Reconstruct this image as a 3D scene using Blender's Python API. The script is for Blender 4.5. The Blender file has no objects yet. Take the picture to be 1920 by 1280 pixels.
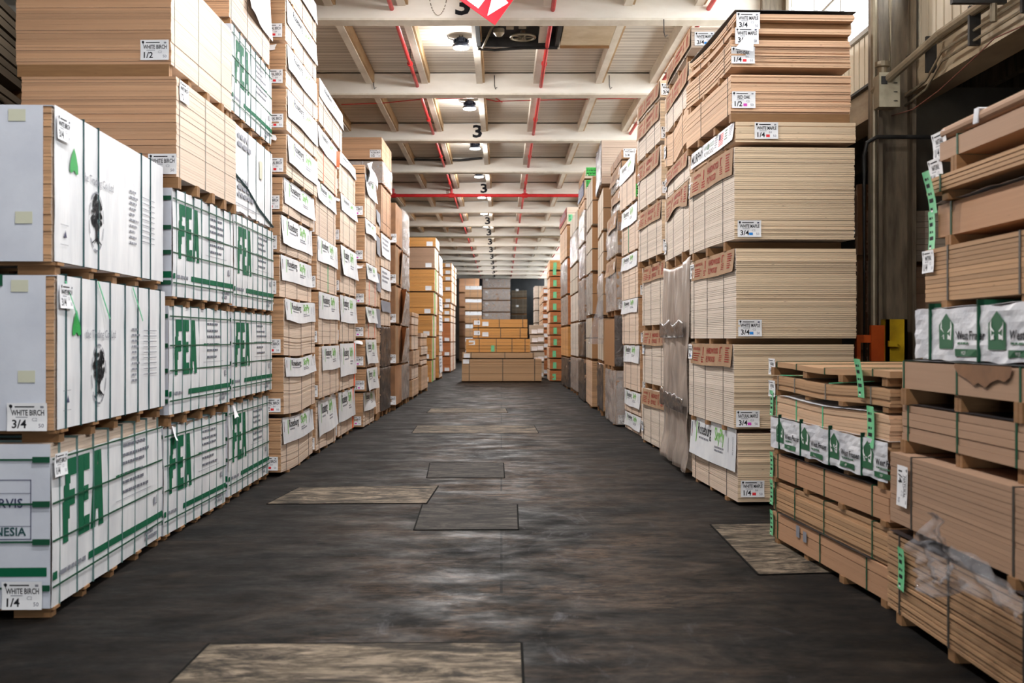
import bpy, bmesh, math, random
from mathutils import Vector, Matrix, noise

random.seed(11)
SC = bpy.context.scene
# ------------------------------------------------------------------ camera
F, H, VX, VY = 2100.0, 1.66, 940.0, 635.0          # focal length in px (1920 wide), eye height, vanishing point
cam = bpy.data.cameras.new('camera')
cam.sensor_width = 36.0
cam.lens = F / 1920 * 36.0
cam.shift_x = (960 - VX) / 1920
cam.shift_y = -(640 - VY) / 1920
cam.clip_end = 300
cam.dof.use_dof = True
cam.dof.focus_distance = 13.5
cam.dof.aperture_fstop = 2.6
cam_ob = bpy.data.objects.new('camera', cam)
cam_ob.location = (0, 0, H)
cam_ob.rotation_euler = (math.radians(90), 0, 0)
SC.collection.objects.link(cam_ob)
SC.camera = cam_ob
# ------------------------------------------------------------------ world, exposure
SC.view_settings.view_transform = 'Standard'
SC.view_settings.look = 'None'
SC.view_settings.gamma = 1.0
SC.view_settings.use_curve_mapping = False
SC.view_settings.exposure = 0.0
w = bpy.data.worlds.new('sky')
SC.world = w
w.use_nodes = True
w.node_tree.nodes['Background'].inputs[0].default_value = (0.90, 0.96, 1.0, 1)
w.node_tree.nodes['Background'].inputs[1].default_value = 12.5
LAMP_W = 105.0          # each high-bay lamp
PORTALS = [(-9.5, 93)]
for k, (ya, yb) in enumerate(PORTALS):
    L = bpy.data.lights.new('clerestory_portal', 'AREA')
    L.shape = 'RECTANGLE'; L.size = yb - ya; L.size_y = 1.6
    L.cycles.is_portal = True
    o = bpy.data.objects.new('clerestory_portal', L)
    o.location = (4.45, (ya + yb) / 2, 6.1)
    # faces -X, long side along Y
    o.rotation_euler = Matrix(((0, 0, 1), (1, 0, 0), (0, 1, 0))).to_euler()
    SC.collection.objects.link(o)
L = bpy.data.lights.new('rear_fill_portal', 'AREA'); L.shape = 'RECTANGLE'; L.size = 3.2; L.size_y = 2.6; L.cycles.is_portal = True
o = bpy.data.objects.new('rear_fill_portal', L); o.location = (-1.6, -10.15, 1.3); o.rotation_euler = (math.radians(90), 0, 0); SC.collection.objects.link(o)  # for the added, unseen door opening behind the camera
SC.cycles.use_denoising = True
SC.cycles.max_bounces = 7
SC.cycles.diffuse_bounces = 4
SC.cycles.glossy_bounces = 3
SC.cycles.transparent_max_bounces = 12
SC.cycles.transmission_bounces = 3
SC.cycles.sample_clamp_indirect = 6.0
SC.cycles.caustics_reflective = False
SC.cycles.caustics_refractive = False

# ------------------------------------------------------------------ materials
MATS = {}
def srgb(r, g, b):
    f = lambda c: (c / 255 / 12.92) if c <= 10 else ((c / 255 + 0.055) / 1.055) ** 2.4
    return (f(r), f(g), f(b), 1)

class NT:
    def __init__(s, name, rough=0.6):
        m = bpy.data.materials.new(name); m.use_nodes = True
        s.m, s.t = m, m.node_tree
        s.b = s.t.nodes['Principled BSDF']
        s.b.inputs['Roughness'].default_value = rough
        MATS[name] = m
    def n(s, typ, **kw):
        x = s.t.nodes.new(typ)
        for k, v in kw.items():
            setattr(x, k, v)
        return x
    def l(s, a, b): s.t.links.new(a, b)
    def coord(s, scale, which='Object'):
        tc = s.n('ShaderNodeTexCoord'); mp = s.n('ShaderNodeMapping')
        mp.inputs['Scale'].default_value = scale
        s.l(tc.outputs[which], mp.inputs['Vector'])
        return mp.outputs['Vector']
    def noise(s, vec, scale=1.0, detail=3.0, rough=0.55, dist=0.0):
        x = s.n('ShaderNodeTexNoise')
        x.inputs['Scale'].default_value = scale; x.inputs['Detail'].default_value = detail
        x.inputs['Roughness'].default_value = rough; x.inputs['Distortion'].default_value = dist
        s.l(vec, x.inputs['Vector'])
        return x.outputs['Fac']
    def ramp(s, fac, stops):
        r = s.n('ShaderNodeValToRGB')
        e = r.color_ramp.elements
        while len(e) < len(stops): e.new(0.5)
        for q, (p, c) in zip(e, stops):
            q.position = p; q.color = c if len(c) == 4 else (*c, 1)
        s.l(fac, r.inputs['Fac'])
        return r.outputs['Color']
    def mix(s, fac, a, b, blend='MIX'):
        x = s.n('ShaderNodeMix', data_type='RGBA', blend_type=blend)
        for sock, v in ((x.inputs[0], fac), (x.inputs[6], a), (x.inputs[7], b)):
            if isinstance(v, (int, float)): sock.default_value = v
            elif isinstance(v, tuple): sock.default_value = v
            else: s.l(v, sock)
        return x.outputs[2]
    def math(s, op, a, b=0.0):
        x = s.n('ShaderNodeMath', operation=op)
        for sock, v in ((x.inputs[0], a), (x.inputs[1], b)):
            if isinstance(v, (int, float)): sock.default_value = v
            else: s.l(v, sock)
        return x.outputs[0]
    def bump(s, h, strength, dist=0.01):
        x = s.n('ShaderNodeBump')
        x.inputs['Strength'].default_value = strength; x.inputs['Distance'].default_value = dist
        s.l(h, x.inputs['Height']); s.l(x.outputs['Normal'], s.b.inputs['Normal'])
    def base(s, c):
        if isinstance(c, tuple): s.b.inputs['Base Color'].default_value = c
        else: s.l(c, s.b.inputs['Base Color'])

def wood(name, c1, c2, var=0.16, knots=0.0, sc=(1.2, 1.2, 95), rough=0.72):
    """sheet edges: thin streaks along the sheet, each sheet a little different"""
    t = NT(name, rough)
    v = t.coord(sc)
    col = t.mix(t.noise(v, 1.0, 4.0, 0.65), c1, c2)
    g = t.n('ShaderNodeNewGeometry')
    mr = t.n('ShaderNodeMapRange')
    mr.inputs[3].default_value = 1 - var; mr.inputs[4].default_value = 1 + var * 0.7
    t.l(g.outputs['Random Per Island'], mr.inputs[0])
    cc = t.n('ShaderNodeCombineColor')
    for i in range(3): t.l(mr.outputs[0], cc.inputs[i])
    col = t.mix(1.0, col, cc.outputs[0], 'MULTIPLY')
    if knots:
        v2 = t.coord((9, 9, 60))
        k = t.noise(v2, 1.0, 2.0, 0.5)
        k = t.ramp(k, [(0.70, (0, 0, 0)), (0.77, (1, 1, 1))])
        col = t.mix(t.math('MULTIPLY', k, knots), col, srgb(92, 58, 30))
    t.base(col)

wood('birch_side', srgb(202, 178, 157), srgb(219, 199, 182), 0.08)
wood('birch_end', srgb(166, 124, 88), srgb(198, 158, 120), 0.16)
wood('birch_end_orange', srgb(168, 124, 90), srgb(204, 162, 126), 0.18)
wood('maple_side', srgb(198, 182, 167), srgb(218, 205, 192), 0.09, 0.3, sc=(1.2, 1.2, 45))
wood('maple_end', srgb(214, 184, 148), srgb(238, 216, 187), 0.14, 0.8)
wood('oak_side', srgb(190, 152, 120), srgb(214, 182, 152), 0.14, 0.3)
wood('oak_end', srgb(206, 160, 124), srgb(230, 192, 158), 0.15, 0.6)
wood('mdf', srgb(150, 118, 94), srgb(176, 142, 116), 0.08, 0, sc=(0.6, 0.6, 40))
wood('mdf_red', srgb(158, 116, 86), srgb(188, 146, 112), 0.10, 0.2, sc=(0.6, 0.6, 40))
wood('board_tan', srgb(152, 114, 80), srgb(188, 150, 112), 0.20, 0.5, sc=(0.7, 0.7, 60))
wood('fir_orange', srgb(190, 128, 62), srgb(216, 158, 90), 0.14, 0.5, sc=(0.7, 0.7, 50))
wood('fir_red', srgb(168, 98, 52), srgb(196, 122, 72), 0.12, 0.4, sc=(0.7, 0.7, 50))
wood('amber_panel', srgb(122, 80, 36), srgb(160, 110, 56), 0.1, 0.4, sc=(14, 14, 1.5))
wood('centre_tan', srgb(176, 138, 100), srgb(196, 158, 120), 0.06, 0, sc=(0.6, 0.6, 40))
wood('fir_dull', srgb(146, 104, 64), srgb(174, 130, 88), 0.14, 0.5, sc=(0.7, 0.7, 50))
wood('grey_side', srgb(172, 158, 140), srgb(198, 184, 166), 0.10, 0.2, sc=(1, 1, 40))
wood('runner', srgb(112, 78, 46), srgb(158, 116, 74), 0.25, 0.5, sc=(3, 3, 40))
wood('runner_dark', srgb(108, 74, 42), srgb(150, 106, 64), 0.25, 0.5, sc=(3, 3, 40))
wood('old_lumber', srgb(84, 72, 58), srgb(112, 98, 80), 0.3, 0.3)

def plain(name, c, rough=0.6, metal=0.0, spec=None):
    t = NT(name, rough); t.base(c); t.b.inputs['Metallic'].default_value = metal
    if spec is not None: t.b.inputs['Specular IOR Level'].default_value = spec
    return t
def mottled(name, c1, c2, sc=3.0, rough=0.6, bump=0.0, scale=(1, 1, 1), metal=0.0, lo=0.35, hi=0.65):
    t = NT(name, rough)
    v = t.coord(scale)
    f = t.noise(v, sc, 5.0, 0.6)
    t.base(t.ramp(f, [(lo, c1), (hi, c2)]))
    t.b.inputs['Metallic'].default_value = metal
    if bump: t.bump(f, bump, 0.02)
    return t

mottled('white_wrap', srgb(208, 209, 213), srgb(226, 226, 228), 2.5, 0.45, 0.35, scale=(1, 3, 0.6))
mottled('white_wrap_shaded', srgb(192, 196, 208), srgb(206, 210, 220), 2.0, 0.5, 0.3)  # painted shade: greyer, bluer copy of the wrap for less lit faces
mottled('white_tarp', srgb(196, 198, 206), srgb(226, 227, 232), 3.0, 0.4, 0.9, scale=(1, 1, 1))
mottled('banner_white', srgb(214, 217, 223), srgb(229, 231, 234), 3.0, 0.45, 0.15)
mottled('paper', srgb(228, 228, 232), srgb(240, 240, 242), 4.0, 0.7, 0.1)
mottled('tag_green', srgb(92, 186, 128), srgb(128, 212, 158), 6.0, 0.5)
mottled('tag_green_bright', srgb(50, 170, 60), srgb(80, 200, 90), 6.0, 0.5)
mottled('cardboard', srgb(150, 104, 66), srgb(178, 130, 88), 2.0, 0.75, 0.2)
mottled('cardboard_print', srgb(142, 110, 80), srgb(162, 130, 98), 2.5, 0.75, 0.2)
mottled('cardboard_dark', srgb(112, 78, 52), srgb(146, 104, 70), 2.0, 0.75, 0.3)
plain('print_black', srgb(22, 22, 28), 0.7, spec=.2)
plain('print_grey', srgb(128, 130, 140), 0.6)
plain('print_navy', srgb(42, 44, 84), 0.6)
plain('print_green', srgb(0, 88, 58), 0.7, spec=.2)
plain('print_dkgreen', srgb(28, 92, 58), 0.55)
plain('print_lime', srgb(110, 186, 70), 0.55)
plain('print_leaf', srgb(0, 150, 60), 0.55)
plain('print_red', srgb(222, 34, 44), 0.55)
plain('print_brick', srgb(146, 34, 28), 0.7, spec=.2)
plain('print_blue', srgb(20, 130, 214), 0.55)
plain('print_magenta', srgb(206, 60, 180), 0.55)
plain('print_yellow', srgb(214, 196, 60), 0.55)
plain('print_white', srgb(236, 236, 238), 0.5)
plain('red_flat', srgb(196, 8, 22), 0.7, spec=.15)
plain('strap_green', srgb(12, 72, 48), 0.5, spec=.3)
plain('fine_print', srgb(104, 106, 116), 0.7, spec=.2)
plain('roof_bounce', srgb(232, 232, 230), 0.7)
mottled('girder_paint', srgb(150, 132, 106), srgb(186, 168, 140), 2.0, 0.55, 0.1, scale=(1, .5, 2))
mottled('hatch_tan', srgb(186, 164, 132), srgb(210, 192, 164), 2.0, 0.6)
plain('strap_teal', srgb(24, 70, 72), 0.4)
plain('strap_line', srgb(92, 118, 116), 0.4)
plain('strap_dark', srgb(64, 60, 54), 0.4)
plain('strap_grey', srgb(120, 116, 108), 0.4)
plain('strap_orange', srgb(255, 96, 40), 0.45)
plain('strap_lightgreen', srgb(90, 190, 140), 0.45)
plain('tape', srgb(196, 196, 176), 0.4)
plain('seam_dark', srgb(20, 19, 18), 0.9, spec=.05)
plain('foil_dark', srgb(46, 42, 44), 0.35)
mottled('iron_dark', srgb(34, 33, 33), srgb(58, 56, 54), 4.0, 0.55, 0.1, metal=0.3)
mottled('steel_brown', srgb(92, 80, 66), srgb(138, 124, 104), 3.0, 0.5, 0.2, scale=(4, 4, 0.6))
mottled('conduit', srgb(124, 112, 92), srgb(158, 146, 124), 3.0, 0.4, 0.0, metal=0.4)
mottled('pipe_red', srgb(176, 26, 30), srgb(200, 40, 42), 5.0, 0.45)
mottled('guard_yellow', srgb(150, 120, 8), srgb(198, 162, 20), 3.0, 0.5)
mottled('guard_orange', srgb(176, 66, 8), srgb(206, 88, 20), 3.0, 0.5)
mottled('panel_box', srgb(158, 150, 128), srgb(188, 180, 156), 5.0, 0.5)
mottled('beam_paint', srgb(224, 216, 204), srgb(240, 235, 226), 1.4, 0.6, 0.1, scale=(0.5, 1, 1.6))
mottled('joist_paint', srgb(206, 196, 180), srgb(230, 222, 208), 3.0, 0.65, 0.1, scale=(1, 0.4, 1))
mottled('joist_tan', srgb(160, 126, 86), srgb(192, 160, 118), 3.0, 0.65, 0.1, scale=(1, 0.4, 1))
mottled('wall_dull', srgb(86, 80, 72), srgb(112, 104, 94), 1.0, 0.8)
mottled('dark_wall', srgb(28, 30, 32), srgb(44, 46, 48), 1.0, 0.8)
mottled('metal_siding', srgb(196, 184, 162), srgb(220, 210, 190), 1.5, 0.5, 0.1, scale=(1, 2, 0.3))
plain('frame_grey', srgb(150, 146, 138), 0.5)
plain('cable_rust', srgb(104, 58, 46), .6)
plain('lamp_body', srgb(40, 48, 66), 0.4, 0.5)

def plastic(name, tint, fac, rough, bsc, bst, alpha_noise=False):
    m = bpy.data.materials.new(name); m.use_nodes = True
    MATS[name] = m
    t = m.node_tree
    for x in list(t.nodes): t.nodes.remove(x)
    out = t.nodes.new('ShaderNodeOutputMaterial')
    tr = t.nodes.new('ShaderNodeBsdfTransparent'); tr.inputs[0].default_value = (0.93, 0.92, 0.91, 1)
    p = t.nodes.new('ShaderNodeBsdfPrincipled')
    p.inputs['Base Color'].default_value = tint; p.inputs['Roughness'].default_value = rough
    mx = t.nodes.new('ShaderNodeMixShader')
    tc = t.nodes.new('ShaderNodeTexCoord'); mp = t.nodes.new('ShaderNodeMapping')
    mp.inputs['Scale'].default_value = bsc
    n = t.nodes.new('ShaderNodeTexNoise'); n.inputs['Scale'].default_value = 1.0
    n.inputs['Detail'].default_value = 4; n.inputs['Distortion'].default_value = 1.5
    bp = t.nodes.new('ShaderNodeBump'); bp.inputs['Strength'].default_value = bst; bp.inputs['Distance'].default_value = 0.03
    t.links.new(tc.outputs['Object'], mp.inputs[0]); t.links.new(mp.outputs[0], n.inputs['Vector'])
    t.links.new(n.outputs['Fac'], bp.inputs['Height']); t.links.new(bp.outputs[0], p.inputs['Normal'])
    mr = t.nodes.new('ShaderNodeMapRange')
    mr.inputs[1].default_value = 0.3; mr.inputs[2].default_value = 0.7
    mr.inputs[3].default_value = fac * 0.7; mr.inputs[4].default_value = min(1, fac * 1.35)
    t.links.new(n.outputs['Fac'], mr.inputs[0]); t.links.new(mr.outputs[0], mx.inputs[0])
    t.links.new(tr.outputs[0], mx.inputs[1]); t.links.new(p.outputs[0], mx.inputs[2])
    t.links.new(mx.outputs[0], out.inputs[0])
plastic('plastic_clear', (0.72, 0.70, 0.69, 1), 0.26, 0.10, (9, 9, 5), 1.0)
plastic('plastic_grey', srgb(176, 162, 152), 0.62, 0.30, (3, 5, 1.0), 0.6)
plastic('plastic_smoke', srgb(96, 88, 84), 0.62, 0.22, (6, 6, 4), 1.0)
plastic('plastic_bag', (0.6, 0.6, 0.64, 1), 0.14, 0.05, (9, 9, 9), 1.0)

def emit(name, c, s):
    m = bpy.data.materials.new(name); m.use_nodes = True; MATS[name] = m
    b = m.node_tree.nodes['Principled BSDF']
    b.inputs['Emission Color'].default_value = c; b.inputs['Emission Strength'].default_value = s
emit('lamp_glow', (0.86, 0.92, 1, 1), 30.0)

def floor_material():
    t = NT('floor_black', 0.55)
    v = t.coord((1, 1, 1)); st = t.coord((0.8, 1.25, 1))
    a = t.noise(st, 1.1, 13.0, 0.66, 2.4)
    base = t.ramp(a, [(0.36, srgb(15, 15, 15)), (0.48, srgb(27, 26, 25)), (0.58, srgb(45, 41, 38)), (0.70, srgb(78, 69, 61))])
    # the middle lane is browner and paler than the near-black margins
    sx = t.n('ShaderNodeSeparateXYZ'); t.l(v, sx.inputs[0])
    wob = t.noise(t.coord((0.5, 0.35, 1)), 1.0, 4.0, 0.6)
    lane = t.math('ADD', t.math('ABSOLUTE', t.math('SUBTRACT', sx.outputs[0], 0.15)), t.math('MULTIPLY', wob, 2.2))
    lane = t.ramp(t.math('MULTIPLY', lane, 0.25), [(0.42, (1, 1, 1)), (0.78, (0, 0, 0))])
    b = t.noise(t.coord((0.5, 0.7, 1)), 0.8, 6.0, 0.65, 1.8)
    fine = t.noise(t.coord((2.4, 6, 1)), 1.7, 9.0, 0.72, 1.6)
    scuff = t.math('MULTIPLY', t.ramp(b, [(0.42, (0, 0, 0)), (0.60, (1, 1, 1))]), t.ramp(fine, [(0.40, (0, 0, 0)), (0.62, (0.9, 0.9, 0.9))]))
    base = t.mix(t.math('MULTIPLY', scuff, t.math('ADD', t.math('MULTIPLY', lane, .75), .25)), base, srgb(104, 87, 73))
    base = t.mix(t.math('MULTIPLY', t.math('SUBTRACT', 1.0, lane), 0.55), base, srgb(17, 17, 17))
    # grey scrapes
    c = t.noise(t.coord((1.0, 0.6, 1)), 1.3, 9.0, 0.72, 2.2)
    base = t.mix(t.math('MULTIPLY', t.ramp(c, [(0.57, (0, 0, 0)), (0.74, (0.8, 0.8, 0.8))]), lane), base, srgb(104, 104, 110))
    # tyre swirls about a few turning places
    for k, (cx, cy, kk, thr) in enumerate(((1.3, 9.2, 7.0, .50), (-0.7, 7.4, 8.5, .52), (0.9, 6.6, 6.0, .50), (0.2, 13.0, 5.0, .5), (-1.2, 17.0, 4.0, .5))):
        vm = t.n('ShaderNodeVectorMath', operation='DISTANCE'); t.l(v, vm.inputs[0]); vm.inputs[1].default_value = (cx, cy, 0)
        d = vm.outputs['Value']
        ph = t.math('ADD', t.math('MULTIPLY', d, kk), t.math('MULTIPLY', t.noise(t.coord((0.9, 0.9, 1)), 0.9 + .1 * k, 3.0, 0.5, 0.5), 9.0))
        ln = t.math('ABSOLUTE', t.math('SINE', ph))
        ln = t.ramp(ln, [(0.05, (1, 1, 1)), (0.30, (0, 0, 0))])
        near = t.ramp(t.math('MULTIPLY', d, 0.25), [(0.25, (1, 1, 1)), (0.62, (0, 0, 0))])
        pm = t.ramp(t.noise(t.coord((0.8 + .15 * k, 1, 1)), 1.0, 3.0, 0.6), [(thr, (0, 0, 0)), (thr + .08, (1, 1, 1))])
        base = t.mix(t.math('MULTIPLY', t.math('MULTIPLY', ln, near), t.math('MULTIPLY', pm, .8)), base, srgb(13, 13, 13))
    br = t.n('ShaderNodeTexBrick')
    br.inputs['Scale'].default_value = 1.0; br.inputs['Mortar Size'].default_value = 0.010
    br.inputs['Brick Width'].default_value = 7.3; br.inputs['Row Height'].default_value = 2.44
    t.l(t.coord((1, 1, 1)), br.inputs['Vector'])
    base = t.mix(t.math('MULTIPLY', br.outputs['Fac'], 0.8), base, srgb(10, 10, 10))
    t.base(t.mix(1.0, base, (0.74, 0.72, 0.71, 1), 'MULTIPLY'))
    r = t.n('ShaderNodeMapRange')
    r.inputs[1].default_value = 0.35; r.inputs[2].default_value = 0.65
    r.inputs[3].default_value = 0.42; r.inputs[4].default_value = 0.85
    t.l(t.noise(st, 2.0, 8.0, 0.7), r.inputs[0]); t.l(r.outputs[0], t.b.inputs['Roughness'])
    t.b.inputs['Specular IOR Level'].default_value = 0.05
    t.bump(a, 0.12, 0.006)
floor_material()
def patch_material():
    for nm, stops, dirt in (('floor_patch', [(0.32, srgb(48, 43, 38)), (0.46, srgb(104, 93, 79)), (0.62, srgb(148, 133, 116))], .85), ('floor_patch_dark', [(0.30, srgb(34, 32, 30)), (0.50, srgb(68, 63, 58)), (0.70, srgb(98, 91, 84))], .85)):
        t = NT(nm, 0.7); t.b.inputs['Specular IOR Level'].default_value = 0.05
        a = t.noise(t.coord((1.0, 3.0, 1)), 2.0, 12.0, 0.70, 1.6)
        d1 = t.ramp(t.noise(t.coord((0.7, 1.4, 1)), 1.7, 9.0, 0.7, 2.4), [(0.40, (dirt, dirt, dirt)), (0.56, (0, 0, 0))])
        d2 = t.ramp(t.noise(t.coord((3.0, 9.0, 1)), 1.5, 9.0, 0.75, 1.2), [(0.40, (.7, .7, .7)), (0.52, (0, 0, 0))])
        c = t.mix(d1, t.ramp(a, stops), srgb(26, 25, 24)); c = t.mix(d2, c, srgb(34, 31, 29))
        t.base(t.mix(1.0, c, (1.0, 1.0, 1.0, 1) if nm == 'floor_patch' else (0.9, 0.9, 0.9, 1), 'MULTIPLY')); t.bump(a, 0.15, 0.006)
patch_material()
def deck_material():
    t = NT('ceiling_boards', 0.7)
    a = t.noise(t.coord((0.25, 5.0, 1)), 1.2, 6.0, 0.65)
    base = t.ramp(a, [(0.3, srgb(182, 174, 162)), (0.62, srgb(220, 214, 204))])
    wv = t.n('ShaderNodeTexWave', wave_type='BANDS', bands_direction='Y')
    wv.inputs['Scale'].default_value = 1.6; wv.inputs['Distortion'].default_value = 0.0
    t.l(t.coord((1, 1, 1)), wv.inputs['Vector'])
    lines = t.ramp(wv.outputs['Fac'], [(0.0, (0.75, 0.75, 0.75)), (0.10, (0, 0, 0))])
    base = t.mix(lines, base, srgb(96, 84, 70))
    t.base(base)
deck_material()
def M(n): return MATS[n]

# ------------------------------------------------------------------ mesh helpers
def tag(o, label=None, cat=None, group=None, kind=None):
    if label: o['label'] = label
    if cat: o['category'] = cat
    if group: o['group'] = group
    if kind: o['kind'] = kind
    return o
def link(o, parent=None):
    SC.collection.objects.link(o)
    if parent is not None: o.parent = parent
    return o
def empty(name, loc, rz=0.0):
    o = bpy.data.objects.new(name, None); o.empty_display_size = 0.1
    o.location = loc; o.rotation_euler = (0, 0, rz)
    return link(o)

class MB:
    """collects faces, then links them as ONE mesh object"""
    def __init__(s): s.v, s.f, s.m, s.mats = [], [], [], []
    def slot(s, mat):
        if mat not in s.mats: s.mats.append(mat)
        return s.mats.index(mat)
    def add(s, vs, fs, mat):
        k = len(s.v); i = s.slot(mat)
        s.v.extend(vs)
        for f in fs:
            s.f.append([k + q for q in f]); s.m.append(i)
    def box(s, x0, x1, y0, y1, z0, z1, mat, mats=None):
        vs = [(x0, y0, z0), (x1, y0, z0), (x1, y1, z0), (x0, y1, z0), (x0, y0, z1), (x1, y0, z1), (x1, y1, z1), (x0, y1, z1)]
        s.hex(vs, mat, mats)
    def hex(s, p, mat, mats=None):
        # bottom 0-3 counter-clockwise from above, top 4-7 ; mats: per face (bottom, top, -y, +x, +y, -x)
        k = len(s.v); s.v.extend(p)
        fs = [(3, 2, 1, 0), (4, 5, 6, 7), (0, 1, 5, 4), (1, 2, 6, 5), (2, 3, 7, 6), (3, 0, 4, 7)]
        for j, f in enumerate(fs):
            s.f.append([k + q for q in f]); s.m.append(s.slot(mats[j] if mats else mat))
    def bar(s, a, b, wd, ht, mat, up=(0, 0, 1)):
        a, b = Vector(a), Vector(b); d = (b - a).normalized()
        u = Vector(up)
        r = d.cross(u)
        if r.length < 1e-4: r = d.cross(Vector((1, 0, 0)))
        r.normalize(); u = r.cross(d)
        r *= wd / 2; u *= ht / 2
        vs = [a - r - u, a + r - u, b + r - u, b - r - u, a - r + u, a + r + u, b + r + u, b - r + u]
        s.hex([tuple(q) for q in vs], mat)
    def tube(s, pts, rad, mat, n=8):
        k0 = len(s.v); i = s.slot(mat); pts = [Vector(p) for p in pts]
        for j, p in enumerate(pts):
            d = (pts[min(j + 1, len(pts) - 1)] - pts[max(j - 1, 0)]).normalized()
            r = d.cross(Vector((0, 0, 1)))
            if r.length < 1e-3: r = d.cross(Vector((1, 0, 0)))
            r.normalize(); u = r.cross(d)
            rr = rad[j] if isinstance(rad, (list, tuple)) else rad
            for q in range(n):
                a = 2 * math.pi * q / n
                s.v.append(tuple(p + r * math.cos(a) * rr + u * math.sin(a) * rr))
        for j in range(len(pts) - 1):
            for q in range(n):
                q2 = (q + 1) % n
                s.f.append([k0 + j * n + q, k0 + j * n + q2, k0 + (j + 1) * n + q2, k0 + (j + 1) * n + q]); s.m.append(i)
        s.f.append([k0 + q for q in range(n)][::-1]); s.m.append(i)
        s.f.append([k0 + (len(pts) - 1) * n + q for q in range(n)]); s.m.append(i)
    def lathe(s, c, prof, mat, n=20):
        k0 = len(s.v); i = s.slot(mat)
        for (r, z) in prof:
            for q in range(n):
                a = 2 * math.pi * q / n
                s.v.append((c[0] + r * math.cos(a), c[1] + r * math.sin(a), c[2] + z))
        for j in range(len(prof) - 1):
            for q in range(n):
                q2 = (q + 1) % n
                s.f.append([k0 + j * n + q, k0 + j * n + q2, k0 + (j + 1) * n + q2, k0 + (j + 1) * n + q]); s.m.append(i)
        s.f.append([k0 + q for q in range(n)][::-1]); s.m.append(i)
        s.f.append([k0 + (len(prof) - 1) * n + q for q in range(n)]); s.m.append(i)
    def sheet(s, fn, nx, ny, mat, thick=0.0015):
        """fn(i/nx, j/ny, o) -> point; a thin solid sheet"""
        k0 = len(s.v); i = s.slot(mat)
        for o in (thick, 0.0):
            for jj in range(ny + 1):
                for ii in range(nx + 1):
                    s.v.append(tuple(fn(ii / nx, jj / ny, o)))
        N = (nx + 1) * (ny + 1); id = lambda a, b, l: k0 + l * N + b * (nx + 1) + a
        for jj in range(ny):
            for ii in range(nx):
                s.f.append([id(ii, jj, 0), id(ii + 1, jj, 0), id(ii + 1, jj + 1, 0), id(ii, jj + 1, 0)]); s.m.append(i)
                s.f.append([id(ii, jj + 1, 1), id(ii + 1, jj + 1, 1), id(ii + 1, jj, 1), id(ii, jj, 1)]); s.m.append(i)
        for ii in range(nx):
            s.f.append([id(ii, 0, 1), id(ii + 1, 0, 1), id(ii + 1, 0, 0), id(ii, 0, 0)]); s.m.append(i)
            s.f.append([id(ii, ny, 0), id(ii + 1, ny, 0), id(ii + 1, ny, 1), id(ii, ny, 1)]); s.m.append(i)
        for jj in range(ny):
            s.f.append([id(0, jj, 0), id(0, jj + 1, 0), id(0, jj + 1, 1), id(0, jj, 1)]); s.m.append(i)
            s.f.append([id(nx, jj, 1), id(nx, jj + 1, 1), id(nx, jj + 1, 0), id(nx, jj, 0)]); s.m.append(i)
    def mesh(s, name, smooth=False):
        me = bpy.data.meshes.new(name)
        me.from_pydata(s.v, [], s.f)
        for mt in s.mats: me.materials.append(M(mt))
        me.polygons.foreach_set('material_index', s.m)
        if smooth: me.polygons.foreach_set('use_smooth', [True] * len(me.polygons))
        me.update()
        return me
    def build(s, name, parent=None, smooth=False, recalc=False):
        me = s.mesh(name, smooth)
        if recalc:
            bm = bmesh.new(); bm.from_mesh(me)
            bmesh.ops.recalc_face_normals(bm, faces=bm.faces); bm.to_mesh(me); bm.free()
        return link(bpy.data.objects.new(name, me), parent)

def at(px, py, Y):
    """the point seen at photograph pixel (px, py) at distance Y"""
    return Vector(((px - VX) / F * Y, Y, H - (py - VY) / F * Y))
def zat(py, Y): return H - (py - VY) / F * Y

# ------------------------------------------------------------------ lettering
_TX = {}
def text_poly(body, bold=0.0):
    key = (body, bold)
    if key not in _TX:
        cu = bpy.data.curves.new('lettering', 'FONT')
        cu.body = body; cu.size = 1.0; cu.resolution_u = 2; cu.offset = bold
        ob = bpy.data.objects.new('lettering', cu); SC.collection.objects.link(ob)
        dg = bpy.context.evaluated_depsgraph_get(); dg.update()
        me = ob.evaluated_get(dg).to_mesh()
        vs = [(v.co.x, v.co.y) for v in me.vertices]
        fs = [tuple(p.vertices) for p in me.polygons]
        ob.evaluated_get(dg).to_mesh_clear()
        bpy.data.objects.remove(ob); bpy.data.curves.remove(cu)
        x0 = min(v[0] for v in vs) if vs else 0; x1 = max(v[0] for v in vs) if vs else 1
        _TX[key] = ([(v[0] - x0, v[1]) for v in vs], fs, x1 - x0)
    return _TX[key]

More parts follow.
